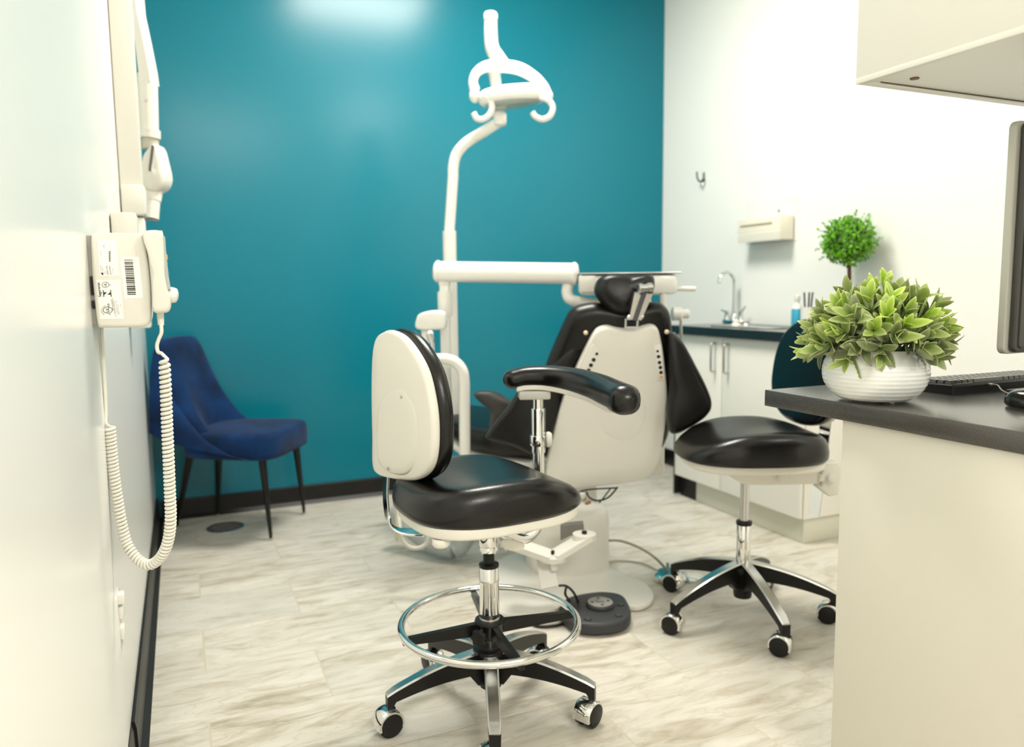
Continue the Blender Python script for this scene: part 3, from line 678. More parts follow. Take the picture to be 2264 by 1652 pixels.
# ------------------------------------------------------------------ delivery unit (arm, tray, column)
D3 = 3.05
ROOT = thing('delivery_unit', 'white dental delivery unit with thick horizontal arm reaching to a tray behind the headrest', 'dental unit', P(990, 1010, D3))
m = MB(); a_, b_ = P(967, 602, D3), P(1272, 607, D3-.12); t_ = (b_-a_).normalized(); w_ = t_.cross(UP).normalized(); q_ = w_.cross(t_).normalized(); rr = []
for s_, f in ((-.02, .55), (-.012, .88), (0, 1.02), (.012, 1.02), (.018, .95), (.98, .95), (.985, 1.02), (1.0, 1.02), (1.015, .85), (1.022, .5)):
    c_ = a_+(b_-a_)*s_
    rr.append([m.b.verts.new(c_+w_*.046*f*math.cos(a)+q_*(.046 if math.sin(a) > 0 else .04)*f*math.copysign(abs(math.sin(a))**(1 if math.sin(a) > 0 else .6), math.sin(a))) for a in [2*PI*k/28 for k in range(28)]])
m.skin(rr); build(m, 'spring_arm', WENAM, ROOT, smooth=40)
pb = P(986, 800, D3)
m = MB().box((pb.x, pb.y, 1.145-.0), (.045, .045, .05), Rz(-YAW), bev=.008); m.box((pb.x, pb.y, (1.13+.585)/2), (.040, .040, 1.13-.585), Rz(-YAW), bev=.01)
build(m, 'column', WENAM, ROOT)
build(MB().lathe([(.028, 1.00), (.029, 1.003), (.029, 1.09), (.028, 1.10)], (pb.x, pb.y, 0), seg=24), 'column_sleeve', WENAM, ROOT)
m = MB().tube([P(1256, 628, 2.94), P(1254, 648, 2.93), P(1262, 662, 2.92), P(1290, 668, 2.91), P(1340, 672, 2.91), P(1420, 675, 2.91)], [.022, .022, .022, .02, .018, .016], 16, 5, flat=1)
build(m, 'lower_bracket', WENAM, ROOT, smooth=180)
# tray body
tc_ = P(1385, 630, 2.90)
m = MB().box(tc_, (.36, .16, .075), Rz(-YAW), bev=.02); build(m, 'tray_body', WENAM, ROOT)
m = MB().box(P(1298, 628, 2.84), (.06, .05, .062), Rz(-YAW), bev=.004); build(m, 'tray_end', CHPLA, ROOT)
m = MB().box(P(1388, 605, 2.90), (.37, .17, .006), Rz(-YAW), bev=.002); build(m, 'tray', STEEL, ROOT)
m = MB().tube([P(1478, 638, 2.86), P(1537, 639, 2.86)], .0095, 16); build(m, 'tray_handle', WPLA, ROOT)
for a, b0, b1 in ((1432, 648, 690), (1466, 648, 700), (1505, 690, 760)):
    build(MB().tube([P(a, b0, 2.84), P(a+1, b1, 2.84)], .012 if a < 1500 else .006, 14), 'instrument_holder', WPLA if a < 1500 else STEEL, ROOT)
m = MB().lathe([(.018, -.02), (.026, -.016), (.026, .012), (.02, .018)], P(1497, 694, 2.84), hr, seg=20).lathe([(.014, -.016), (.018, -.012), (.018, .012), (.014, .016)], P(1514, 694, 2.84), hr, seg=20)
build(m, 'instrument_head', WPLA, ROOT)

# ------------------------------------------------------------------ assistant arm
D4 = 2.90
ROOT = thing('suction_unit', 'white arched suction pipe stand with instrument holders beside the slim columns', 'suction stand', P(1028, 1010, D4))
m = MB().tube([P(930, 798, D4), P(960, 794, D4), P(985, 794, D4), P(1005, 800, D4), P(1020, 816, D4), P(1026, 840, D4), P(1027, 900, D4), P(1028, 1010, D4), P(1030, 1100, D4)], .0215, 20, 6)
build(m, 'arched_pipe', WENAM, ROOT, smooth=180)
m = MB()
o = [P(q.x, q.y, D4) for q in L3([(921, 728), (921, 702), (932, 692), (955, 687), (978, 689), (984, 700), (984, 722), (975, 729)], 4)]
m.slab(o, hn, .09, .012, 4); build(m, 'holder_head', WENAM, ROOT, smooth=60)
m = MB().tube([P(940, 728, D4+.03), P(941, 760, D4+.03), P(936, 778, D4+.03)], [.016, .014, .022], 14).sphere(P(948, 792, D4), .038, 20, (1.1, 1, .7))
build(m, 'holder_stem', WENAM, ROOT, smooth=180)
m = MB().box(P(952, 797, D4-.01), (.075, .06, .035), Rz(-YAW), bev=.01); build(m, 'holder_collar', WENAM, ROOT)
m = MB().tube([P(950, 738, D4-.04), P(956, 760, D4-.04), P(957, 790, D4-.04)], [.014, .009, .007], 14).tube([P(958, 808, D4-.04), P(958, 850, D4-.04)], .003, 8)
build(m, 'syringe', CHROME, ROOT, smooth=60)
build(MB().sphere(P(951, 738, D4-.04), .013, 14), 'syringe_button', WPLA, ROOT, smooth=180)
build(MB().tube([P(962, 812, D4+.01), P(964, 900, D4+.01), P(966, 1000, D4+.01)], .008, 12), 'suction_line', WENAM, ROOT)

UNIT = ROOT
# ------------------------------------------------------------------ hose + junction
ROOT = thing('vacuum_hose', 'grey smooth duct and corrugated vacuum hose on the floor behind the front stool', 'hose', on(2, 0, 1000, 1245))
dh = on(2, .052, 1010, 1218).dot(hn)
duct = [on(2, .19, 872, 1120), on(2, .12, 905, 1160), on(2, .07, 955, 1198), on(2, .054, 1005, 1216)]
build(MB().tube(duct, [.044, .046, .044, .037], 28, 6), 'smooth_duct', HOSEG, ROOT, smooth=180)
hp_ = catmull([duct[-1]+(duct[-1]-duct[-2])*.04, P(1020, 1208, dh), P(1031, 1186, dh), P(1035, 1155, dh+.01), P(1035, 1110, dh+.02)], 12); rad = [.0345+.0018*math.sin(i*PI*.5) for i in range(len(hp_))]
build(MB().tube(hp_, rad, 28), 'corrugated_hose', HOSEG, ROOT, smooth=180)
m = MB().tube([P(966, 1000, 2.82), P(930, 1030, 2.80), P(888, 1060, 2.78), P(879, 1110, 2.76), P(877, 1195, 2.74)], .0062, 10, 4)
build(m, 'hanging_tube', PIPEC, UNIT, smooth=180)
m = MB().tube([P(880, 1120, 2.70), P(884, 1165, 2.66), P(890, 1195, 2.65), P(912, 1212, 2.65), P(940, 1205, 2.65), P(954, 1175, 2.66), P(990, 1120, 2.75), P(1028, 1080, 2.9)], .0075, 12, 6)
build(m, 'milky_tube', mat('milky_tube', (.62, .60, .54), .35), UNIT, smooth=180)

# ------------------------------------------------------------------ foot controls
fc = on(2, 0, 1322, 1372)
ROOT = thing('foot_control', 'dark grey foot control pad with round arrow button on the tile floor', 'foot control', fc)
o = [on(2, .003, q.x, q.y) for q in L3([(1246, 1385), (1236, 1368), (1250, 1348), (1282, 1338), (1330, 1332), (1372, 1338), (1388, 1355), (1395, 1380), (1384, 1396), (1355, 1405), (1310, 1408), (1270, 1402)], 5)]
BD = build(MB().slab(o, UP, .042, .012, 4), 'body', DGREY, ROOT, smooth=60)
dc = on(2, .055, 1327, 1334)
dx = V((math.cos(-.25), math.sin(-.25), 0)); dy = V((-dx.y, dx.x, 0))
DK = build(MB().lathe([(.044, -.018), (.047, -.014), (.047, 0), (.044, .004), (.041, .005)], dc, seg=40), 'rocker', DGREY, ROOT)
build(MB().lathe([(.0415, .003), (.0415, .0056), (.038, .006)], dc, seg=40), 'rocker_face', mat('warm_grey_plastic', (.28, .27, .25), .4), DK)
for a in (90, 180, 270, 0):
    d = dx*math.cos(math.radians(a))+dy*math.sin(math.radians(a)); n = V((-d.y, d.x, 0)); c = dc+UP*.0066
    mm_ = MB(); mm_.slab([c+d*.034, c+d*.024+n*.006, c+d*.024-n*.006], UP, .0008, .0001, 1); build(mm_, 'arrow_mark', INK, DK, smooth=0)
m = MB()
for a, b in (((-.014, .010), (-.007, -.004)), ((-.007, -.004), (.005, -.002)), ((.005, -.002), (.012, -.010))):
    strip(m, dc+dx*a[0]+dy*a[1]+UP*.007, dc+dx*b[0]+dy*b[1]+UP*.007, .0022, .0022, .0008, side=dx.cross(UP) if abs(a[0]-b[0]) > abs(a[1]-b[1]) else dx)
build(m, 'chair_mark', INK, DK, smooth=0)
for a, b in ((1372, 1338), (1368, 1362), (1300, 1370)):
    q = on(2, .044, a, b); build(MB().lathe([(.012, 0), (.0115, .005), (.008, .0065)], q, seg=20), 'button', DGREY, BD)
m = MB()
fl = lambda x, y, z=.006: on(2, z, x, y)
m.tube([P(1235, 1295, 2.4), P(1252, 1296, 2.4), P(1268, 1310, 2.38), fl(1280, 1335, .03)], .0042, 8, 6)
m.tube([P(1252, 1298, 2.4), P(1250, 1315, 2.4), fl(1262, 1330, .03), fl(1275, 1338, .03)], .0042, 8, 6)
m.tube([fl(1195, 1318), fl(1172, 1330), fl(1160, 1350), fl(1166, 1372), fl(1190, 1385), fl(1225, 1384), fl(1250, 1378)], .0048, 8, 6)
tag(build(m, 'pedal_cable', BLKP, None, smooth=180), 'black cable curling over the white base plate to the foot pad', 'cable')
fpd = on(2, 0, 1482, 1285)
ROOT = thing('foot_pedal', 'round chrome foot pedal with teal centre behind the second stool', 'foot pedal', fpd)
build(MB().lathe([(.055, .003), (.06, .008), (.058, .02), (.045, .030)], fpd, seg=32), 'rim', CHROME, ROOT)
build(MB().lathe([(.04, .028), (.04, .034), (.03, .038)], on(2, 0, 1478, 1282), seg=32), 'pad', TEALP, ROOT)
build(MB().lathe([(.05, .002), (.05, .012), (.035, .016)], on(2, 0, 1530, 1280), seg=32), 'side_disc', CHROME, ROOT)
build(MB().lathe([(.007, .02), (.007, .05)], on(2, 0, 1476, 1272), seg=12), 'connector', STEEL, ROOT)
m = MB().tube([P(1346, 1195, 2.72), P(1375, 1197, 2.72), P(1415, 1212, 2.68), P(1450, 1235, 2.62), on(2, .045, 1476, 1262)], .0048, 8, 8)
m.tube([on(2, .01, 1345, 1243), on(2, .006, 1375, 1240), on(2, .006, 1420, 1246), on(2, .012, 1455, 1262), on(2, .03, 1474, 1266)], .0032, 8, 6)
tag(build(m, 'air_hose', mat('tan_hose', (.30, .28, .20), .5), None, smooth=180), 'thin grey-tan hose running from chair base to the round chrome pedal', 'hose')
# ------------------------------------------------------------------ blue chair
CB = V((.20, 3.62, 0))
ROOT = thing('velvet_chair', 'navy blue velvet side chair with black tapered legs by the teal wall', 'chair', CB)
fl_ = on(2, 0, 599, 1195); fr_ = on(2, 0, 672, 1138); bl_ = V((-.06, 3.60, 0)); 
f1 = on(2, 0, 599, 1195); f2 = on(2, 0, 672, 1138)      # front feet
u_ = V((math.cos(math.radians(-25)), math.sin(math.radians(-25)), 0))
fdir = V((math.cos(math.radians(-31)), math.sin(math.radians(-31)), 0)); sdir = V((-fdir.y, fdir.x, 0))
D5 = 3.42
tops = [P(578, 1000, f1.dot(hn)+.02), P(652, 968, f2.dot(hn)-.03), P(484, 1000, 3.62), P(420, 1005, 3.40)]
feet = [f1, f2, on(2, .0, 481, 1136), P(392, 1152, 3.50)]
feet[2] = V((feet[2].x, min(feet[2].y, TY-.05), 0)); feet[3].z = 0
for a, b in zip(tops, feet):
    build(MB().tube([b+UP*.004, b+UP*.03, a], [.006, .008, .0185], 18), 'leg', BLKM, ROOT, smooth=60)
    build(MB().lathe([(.008, 0), (.008, .01)], V((b.x, b.y, .001)), seg=12), 'foot_cap', STEEL, ROOT)
# seat: boxy cushion, near corner (575,950), right far corner (672,930)
sc = [P(590, 1000, 3.27), P(672, 968, 3.62), P(560, 1002, 3.86), P(400, 1004, 3.45)]
zb = .46
def fpt(px_, py_, z): return on(2, z, px_, py_)
zs = .395
cA = V((f1.x, f1.y, 0))-fdir*.03-sdir*.03; cB_ = V((f2.x, f2.y, 0))+sdir*.02-fdir*.03
seat_c = V((.252, 3.61, 0))
m = MB(); rr = []
hw_ = .222
def ringz(z, sc_, dz=0):
    out = []
    for x, y in superpts(.225, hw_, 5, 56):
        x *= sc_; y *= sc_
        out.append(m.b.verts.new(seat_c+fdir*x+sdir*y*(1+.06*x/.235)+UP*(z+dz*(1-(x/.235)**2)*(1-(y/hw_)**2))))
    return out
for z, s_, dz in ((.390, .95, 0), (.396, .985, 0), (.418, 1, 0), (.470, 1, 0), (.487, .985, 0), (.497, .95, .004), (.502, .86, .008), (.503, .6, .012), (.503, .2, .014)): rr.append(ringz(z, s_, dz))
m.skin(rr); build(m, 'seat', VELV, ROOT, smooth=180)
# bucket back: shell surface (angle across, height)
m = MB(); NU, NV = 26, 16; hb = .90-.40
def backpt(i, j, off):
    u = -1+2*i/NU; v = j/NV                    # u across, v up
    ang = u*1.45*(1-.62*v)                      # wraps round the sides, less at the top
    wd = (hw_+.008+.042*v)*(1-.10*v**2)
    side_ = math.sin(ang)/math.sin(1.45*(1-.62*v))*wd
    back_ = -.235
    fwdx = back_+.03-.125*v**1.15+(1-math.cos(ang))*(.34*(1-v)**1.2+.05)
    # arm line: sides drop away towards the front
    top_ = .11+(.41)*min(1, max(0, 1-(abs(u)**2.6)))**.8
    z = .395+v*(.115+.40*(1-abs(u)**4.5)**.8 if abs(u) < 1 else .115)
    p = seat_c+fdir*(fwdx)+sdir*side_+UP*z
    nrm = (fdir*math.cos(ang)-sdir*math.sin(ang))
    return p+nrm*off
th = .05
F = [[m.b.verts.new(backpt(i, j, th*(1 if 0 < j < NV else .8))) for j in range(NV+1)] for i in range(NU+1)]
B = [[m.b.verts.new(backpt(i, j, 0)) for j in range(NV+1)] for i in range(NU+1)]
for i in range(NU):
    for j in range(NV):
        m.b.faces.new((F[i][j], F[i+1][j], F[i+1][j+1], F[i][j+1])); m.b.faces.new((B[i][j], B[i][j+1], B[i+1][j+1], B[i+1][j]))
    m.b.faces.new((F[i][NV], F[i+1][NV], B[i+1][NV], B[i][NV])); m.b.faces.new((F[i][0], B[i][0], B[i+1][0], F[i+1][0]))
for j in range(NV):
    m.b.faces.new((F[0][j], F[0][j+1], B[0][j+1], B[0][j])); m.b.faces.new((F[NU][j], B[NU][j], B[NU][j+1], F[NU][j+1]))
bk = build(m, 'backrest', VELV, ROOT, smooth=180)
md = bk.modifiers.new('b', 'BEVEL'); md.width = .012; md.segments = 3; md.limit_method = 'ANGLE'; md.angle_limit = math.radians(50)

# floor drain
dr = (on(2, 0, 458, 1168)+on(2, 0, 540, 1166))/2
ROOT = thing('floor_drain', 'round grey metal floor cover under the blue chair', 'drain cover', dr)
build(MB().lathe([(.085, .0005), (.085, .004), (.08, .006), (.07, .006), (.07, .003)], dr, seg=40), 'rim', STEEL, ROOT)
m = MB().lathe([(.069, .001), (.069, .004)], dr, seg=40)
for k in range(-5, 6): m.box(dr+V((0, k*.011, .0045)), (2*math.sqrt(.065**2-(k*.011)**2), .004, .002))
build(m, 'grate', mat('dull_grate', (.12, .11, .10), .6), ROOT)

# ------------------------------------------------------------------ x-ray console, handset, cord
YF = 1.62
def F(x, y, off=0): return on(1, YF-off, x, y)
ROOT = thing('xray_console', 'cream wall-mounted x-ray control console with barcode and safety labels', 'control console', (LX, 1.7, 1.03))
bz0, bz1 = F(300, 724).z, F(300, 514).z
xr = F(335, 600).x
# body section in x-z, swept along y (+y = away)
pro = [(F(a, b).x, F(a, b).z) for a, b in ((204, 517), (222, 514.5), (262, 514), (300, 514.5), (314, 516.5), (321, 535), (326, 565), (330, 598), (333.5, 645), (334, 690), (331, 712), (320, 722), (300, 724), (262, 725), (230, 725), (218, 723), (213, 705), (208, 660), (203.5, 610), (201, 560), (200.5, 530))]
c_ = catmull([V((x, 0, z)) for x, z in pro], 4, True)
m = MB().slab([V((p.x, YF, p.z)) for p in c_], (0, 1, 0), .15, .008, 4)
BODY = build(m, 'body', CREAM, ROOT, smooth=60)
build(MB().box((LX+.007, YF+.075, (bz0+bz1)/2), (.014, .13, bz1-bz0-.012), bev=.003), 'back_plate', mat('grey_back_plate', (.30, .29, .26), .5), ROOT)
for z0, z1 in ((1.10, 1.135), (1.075, 1.09)): build(MB().box((LX+.010, YF+.03, (z0+z1)/2), (.010, .05, z1-z0), bev=.001), 'vent_slot', BLKP, ROOT)
YL = YF-.0006
def lab(px4, name, mt_=LABELW):
    pts = [on(1, YL, a, b) for a, b in px4]
    mb = MB(); v = [mb.b.verts.new(p) for p in pts]+[mb.b.verts.new(p+V((0, .0008, 0))) for p in pts]
    mb.b.faces.new(v[:4]); mb.b.faces.new(v[7:3:-1])
    for i in range(4): mb.b.faces.new((v[i], v[(i+1) % 4], v[(i+1) % 4+4], v[i+4]))
    return build(mb, name, mt_, BODY, smooth=0)
LA = lab([(214.5, 529), (257, 530), (262.6, 610), (220, 611)], 'rating_label')
LB = lab([(212.6, 619), (266, 619), (273.5, 705), (222, 706)], 'safety_label')
LC = lab([(266, 569.5), (307, 568), (316, 659), (275, 661)], 'barcode_label')
# writing runs upward (text x = +z), text up = -x
YT = YL-.0004
def tx(body, size, px_, py_, parent_mb, bold=False, xd=(-.07, 0, 1)): text(body, size, on(1, YT, px_, py_), xd, (-xd[2], 0, xd[0]), parent_mb, 0, bold=bold)
def u2(n): return n*1.52/FPX
m = MB()
tx('Segurança', u2(7.3), 224.2, 656.5, m, True)
build(m, 'printed_text', INK, LB, smooth=0)
m = MB()
def ringm(px_, py_, rx, ry, w):
    k_ = [on(1, YT, px_+rx*math.cos(t*PI/16), py_+ry*math.sin(t*PI/16)) for t in range(32)]; r_ = []
    for p, q in zip(k_, k_[1:]+k_[:1]): m.tube([p, p.lerp(q, 1.04)], u2(w)*.5, 5)
ringm(233.2, 629.9, 7.3, 6.3, .8); ringm(238.2, 685.7, 10.2, 6.8, 1.1)
tx('UL', u2(6.0), 236, 633.6, m, True); tx('UL', u2(8.0), 242, 690.3, m, True)
tx('us', u2(3.2), 244.3, 631.4, m, True); tx('US', u2(5.4), 242.4, 677.8, m, True); tx('c', u2(6), 244.6, 696.4, m, True)
# big N mark
def bar(p, q, w):
    a = on(1, YT, *p); b = on(1, YT, *q); strip(m, a, b, u2(w), u2(w), .0004, side=V((0, 0, 1)) if abs(p[0]-q[0]) > abs(p[1]-q[1]) else V((1, 0, 0)))
bar((228, 641.3), (229.6, 656.6), 1.5); bar((244.3, 641), (246, 656.3), 1.5)
for tri in (((228.6, 646), (236.6, 646.3), (229.2, 653.6)), ((245.2, 644.8), (245.9, 652), (237, 651.6))):
    m.b.faces.new([m.b.verts.new(on(1, YT, a, b)) for a, b in tri])
for k, ch in enumerate('CLASSIFIED'):
    th_ = math.radians(56-k*12.4); xd_ = V((-14.5*math.sin(th_), 0, 10.5*math.cos(th_))).normalized()
    tx(ch, u2(3.0), 238.2-12.6*math.cos(th_), 686.6+10.0*math.sin(th_), m, True, xd_)
build(m, 'approval_marks', INK, LB, smooth=0)
m = MB()
tl = ['MEDICAL EQUIPMENT', 'WITH RESPECT TO ELECTRICAL SHOCK,', 'FIRE AND MECHANICAL HAZARDS ONLY', 'IN ACCORDANCE WITH UL 2601-1', 'CAN/CSA C22.2 No. 601.1', '35UA']
for k, s_ in enumerate(tl): tx(s_, u2([2.4, 1.9, 1.9, 1.9, 2.0, 2.2][k]), 251+k*3.3, [686, 694, 701, 695, 696, 678][k], m)
build(m, 'fine_print', INK, LB, smooth=0)
m = MB()
for k, (s_, z_, xx, yy) in enumerate((('SERIES 2200', 3.6, 240, 607.5), ('INTRAORAL', 3.4, 246.5, 607.5), ('X-RAY SYSTEM', 1.7, 251.5, 605), ('MANUFACTURED', 1.7, 224.5, 601), ('CE', 3.4, 231.5, 547), ('SERIAL', 1.9, 233.5, 606), ('120V 50/60Hz', 1.7, 228.5, 601), ('MADE IN USA', 1.6, 224, 565))): tx(s_, u2(z_), xx, yy, m)
for k in range(14): bar((240.5, 556+k*1.7), (244.5, 556+k*1.7), .5+.6*(k % 3 == 0))
bar((222.8, 604.2), (227.5, 603.8), 1.6); bar((226.4, 603), (227, 608), 3)
build(m, 'printed_text', INK, LA, smooth=0)
m = MB(); random.seed(4); y_ = 574.0
while y_ < 654:
    w = random.choice((.7, .7, 1.2, 2.0, 2.6)); sh_ = (y_-574)*.095
    bar((274.5+sh_, y_+w/2), (293.5+sh_, y_+w/2), w); y_ += w+random.choice((.8, 1.1, 1.8, 2.6))
tx('B10-0420387-29', u2(1.9), 298.5, 640, m)
build(m, 'barcode', INK, LC, smooth=0)
# handset hanging on the front
hs = [(318, 512), (334, 508), (352, 509), (360, 514), (364, 560), (368, 610), (373, 645), (377, 660), (378, 678), (372, 690), (355, 693), (343, 692), (337, 682), (336, 650), (333, 605), (326, 560), (316, 528)]
hc_ = [on(1, 1.60, q.x, q.y) for q in L3(hs, 4)]
hcen = on(1, 1.60, 348, 600)
ROOT = thing('xray_handset', 'cream remote handset with round white button and coiled cord, hung on the console', 'handset', hcen-UP*.08)
HB_ = build(MB().slab(hc_, (0, 1, 0), .058, .010, 5), 'body', CREAM, ROOT, smooth=60)
build(MB().lathe([(.013, -.006), (.0155, 0), (.0155, .008), (.0135, .014), (.008, .0165)], on(1, 1.625, 373, 652), V((1, -.25, -.12)), seg=28), 'exposure_button', WPLA, HB_, smooth=60)
m = MB()
kc = [(363.0, 523), (366, 560), (371, 610), (376, 640)]
pth = [on(1, 1.612, a, b) for a, b in kc]
R_ = [[m.b.verts.new(p+V((dx_, dy_, 0))) for dx_, dy_ in ((-.004, -.009), (.0012, -.009), (.0012, .052), (-.004, .052))] for p in pth]
m.skin(R_); KP = build(m, 'keypad', mat('keypad_grey', (.42, .46, .44), .4), HB_, smooth=0)
for a, b, mt_, w in ((365, 549, TEALP, .012), (368.6, 569, AMBER, .010), (369.5, 588, TEALP, .008), (372.5, 606, TEALP, .008)):
    build(MB().box(on(1, 1.615, a-.6, b)+V((.0006, .008, 0)), (.003, .03, w), bev=.0006), 'key', mt_, KP)
build(MB().tube([on(1, 1.635, 354, 690), on(1, 1.635, 356, 719)], [.0068, .0056], 16), 'strain_relief', CREAM, HB_)
# coiled cord
cord_px = [(356, 716, 1.480), (357, 735, 1.480), (351, 750, 1.480), (347, 765, 1.480), (350, 779, 1.480), (360, 782, 1.475), (363, 795, 1.475), (367, 870, 1.475), (370, 950, 1.475), (373, 1020, 1.475), (376, 1095, 1.477), (377.5, 1145, 1.48), (374, 1185, 1.485), (364, 1218, 1.49), (348, 1240, 1.50), (328, 1249, 1.505), (308, 1240, 1.51), (290, 1220, 1.515), (277, 1193, 1.52), (267, 1150, 1.522), (259, 1100, 1.525), (252, 1050, 1.527), (247, 1000, 1.528), (243, 945, 1.53)]
pts = catmull([P(a, b, d) for a, b, d in cord_px], 30)
# straight lead then helix
L_ = [0]
for a, b in zip(pts, pts[1:]): L_.append(L_[-1]+(b-a).length)
i0 = 6*30; s0 = L_[i0]; tot = L_[-1]-s0; turns = 95; per = 16; N_ = turns*per
hel = [pts[i] for i in range(0, 5*30-10, 6)]; k = i0; nref = V((1, 0, 0)); rad_ = []
for q in range(N_+1):
    # denser winding on the far side as in life
    f = q/N_; s_ = s0+tot*(f**.93); 
    while k < len(pts)-2 and L_[k+1] < s_: k += 1
    t = (s_-L_[k])/max(1e-9, L_[k+1]-L_[k]); c = pts[k].lerp(pts[k+1], t); T = (pts[k+1]-pts[k]).normalized()
    nref = (nref-T*nref.dot(T)).normalized(); bi = T.cross(nref); a = 2*PI*q/per; R0 = .0080
    ramp = min(1, q/per)
    hel.append(c+(nref*math.cos(a)+bi*math.sin(a))*R0*(.75+.25*ramp))
tail = [(234, 935, 1.535), (234, 915, 1.54), (233, 880, 1.542), (231, 840, 1.542), (228, 790, 1.542), (225, 745, 1.542), (224, 722, 1.542)]
hel += catmull([hel[-1]]+[P(a, b, d-.004) for a, b, d in tail], 4)[1:]
build(MB().tube(hel, .0035, 8), 'coiled_cord', mat('cord_white', (.80, .78, .70), .35), ROOT, smooth=180)

# ------------------------------------------------------------------ x-ray arm
def A(x, y, d): return P(x, y, d)
ROOT = thing('xray_machine', 'cream wall-mounted dental x-ray arm with folded head and cone', 'x-ray arm', (LX, 2.8, 1.3))
m = MB().box((LX+.034, 2.82, 2.12), (.066, .11, 1.66-.23), bev=.006); build(m, 'wall_column', CREAM, ROOT)
m = MB().box((LX+.038, 2.815, P(290, 445, 2.52).z), (.072, .13, .095), bev=.008); build(m, 'column_bracket', CREAM, ROOT)
m = MB().box((LX+.035, 2.83, 1.17), (.062, .10, .36), bev=.006); build(m, 'lower_column', CREAM, ROOT)
DA = 2.74
m = MB()
secs_ = [(285, -60, 292, -60), (288, 20, 299, 20), (297, 80, 312, 80), (305, 150, 326, 150), (309, 180, 330, 180)]
rr = []
for a, b, c2_, d2_ in secs_:
    p0, p1 = P(a, b, DA), P(c2_+2, d2_, DA); rr.append([m.b.verts.new(v_) for v_ in (p0, p1, p1+hn*.07, p0+hn*.07)])
m.skin(rr); build(m, 'scissor_arm', CREAM, ROOT, smooth=30)
m = MB().tube([P(326, 165, DA+.03), P(327, 200, DA+.03), P(330, 292, DA+.03)], [.0325, .0325, .0315], 24); SLV = build(m, 'arm_sleeve', CREAM, ROOT, smooth=60)
build(MB().lathe([(.005, 0), (.005, .004)], P(323, 222, DA-.0), -hn, seg=14), 'screw', STEEL, SLV)
build(MB().tube([P(332, 288, DA+.03), P(332, 306, DA+.03)], .0345, 24), 'sleeve_collar', CREAM, ROOT, smooth=60)
build(MB().tube([P(332, 306, DA+.03), P(333, 330, DA+.03)], .028, 24), 'neck', mat('dim_cream', (.5, .48, .38), .5), ROOT, smooth=60)
o = [P(q.x, q.y, DA-.015) for q in L3([(337, 316), (345, 324), (351, 343), (358, 370), (361, 392), (356, 410), (344, 421), (330, 424), (316, 416), (309, 395), (309, 365), (313, 342), (325, 325)], 5)]
HEAD = build(MB().slab(o, hn, .09, .02, 5, dome=.006), 'tube_head', CREAM, ROOT, smooth=180)
m = MB(); strip(m, P(338, 322, DA-.024), P(331, 378, DA-.024), .0075, .0065, .006); build(m, 'slot', mat('slot_grey', (.12, .11, .10), .5), HEAD)
m = MB().tube([P(338, 418, DA+.03), P(336, 445, DA+.02)], [.034, .030], 24); m.tube([P(336, 443, DA+.02), P(333, 484, DA+.01)], .0275, 24)
CN = build(m, 'cone', CREAM, ROOT, smooth=40)
build(MB().tube([P(333, 483, DA+.01), P(332.7, 488, DA+.01)], .026, 24), 'cone_rim', mat('rim_grey', (.16, .15, .13), .5), CN)
# second control box above the console
wb = on(0, LX, 242, 490).y; wr = on(1, wb, 302, 490).x; wz1 = on(1, wb, 270, 469).z
m = MB().box(((LX+.002+wr)/2, wb+.06, wz1-.07), (wr-LX-.002, .12, .14), bev=.006)
tag(build(m, 'wall_box', CREAM), 'plain cream wall box just above the x-ray console', 'wall box')
# outlet
oc = on(0, LX, 258, 1375)
ROOT = thing('wall_outlet', 'white wall outlet plate with plug low on the left wall', 'outlet', (LX, oc.y, on(0, LX, 268, 1480).z))
build(MB().box((LX+.0035, oc.y, oc.z), (.006, .075, .125), bev=.002), 'cover_plate', WPLA, ROOT)
for s_ in (-1, 1): build(MB().box((LX+.010, oc.y, oc.z+s_*.022), (.01, .03, .028), bev=.004), 'socket', WPLA, ROOT)
build(MB().box((LX+.012, oc.y-.01, oc.z+.055), (.016, .03, .022), bev=.004), 'plug', WPLA, ROOT)

# ------------------------------------------------------------------ sink cabinet
CX = 2.375; Y0, Y1 = 2.405, 3.305
ROOT = thing('base_cabinet', 'white two-door base cabinet with recessed toe kick under the dark counter', 'cabinet', ((CX+RX)/2, (Y0+Y1)/2, 0))
m = MB().box(((CX+.02+RX-.004)/2, (Y0+Y1)/2, (.112+.80)/2), (RX-.004-CX-.02, Y1-Y0, .688), bev=.002).box((CX+.038, (Y0+Y1)/2, .836), (.036, Y1-Y0, .072)).box(((CX+.02+RX-.004)/2, Y0+.012, .836), (RX-.004-CX-.02, .024, .072)); build(m, 'carcass', CABW, ROOT)
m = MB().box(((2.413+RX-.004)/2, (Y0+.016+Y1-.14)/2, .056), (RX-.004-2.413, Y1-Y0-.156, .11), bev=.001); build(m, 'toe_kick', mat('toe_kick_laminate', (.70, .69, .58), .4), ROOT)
m = MB().box((2.415+.1, Y1-.069, .055), (.2, .138, .108)); build(m, 'toe_kick_end', BASEB, ROOT)
m = MB().box(((CX+RX)/2, Y1+.006, .44), (RX-CX-.004, .01, .86)); build(m, 'end_panel', LAMB, ROOT)
hz0, hz1 = .70, .835
for nm, ya, yb, hy_ in (('door', Y0+.003, 2.930, 2.882), ('door', 2.934, Y1-.003, 2.978)):
    d_ = build(MB().box((CX+.008, (ya+yb)/2, .492), (.018, yb-ya, .752), bev=.004, seg=3), 'door', CABW, ROOT)
    m = MB().tube([(CX, hy_, hz1), (CX-.028, hy_, hz1), (CX-.03, hy_, hz1-.006), (CX-.03, hy_, hz0+.006), (CX-.028, hy_, hz0), (CX, hy_, hz0)], .0055, 12)
    build(m, 'handle', STEEL, d_, smooth=60)
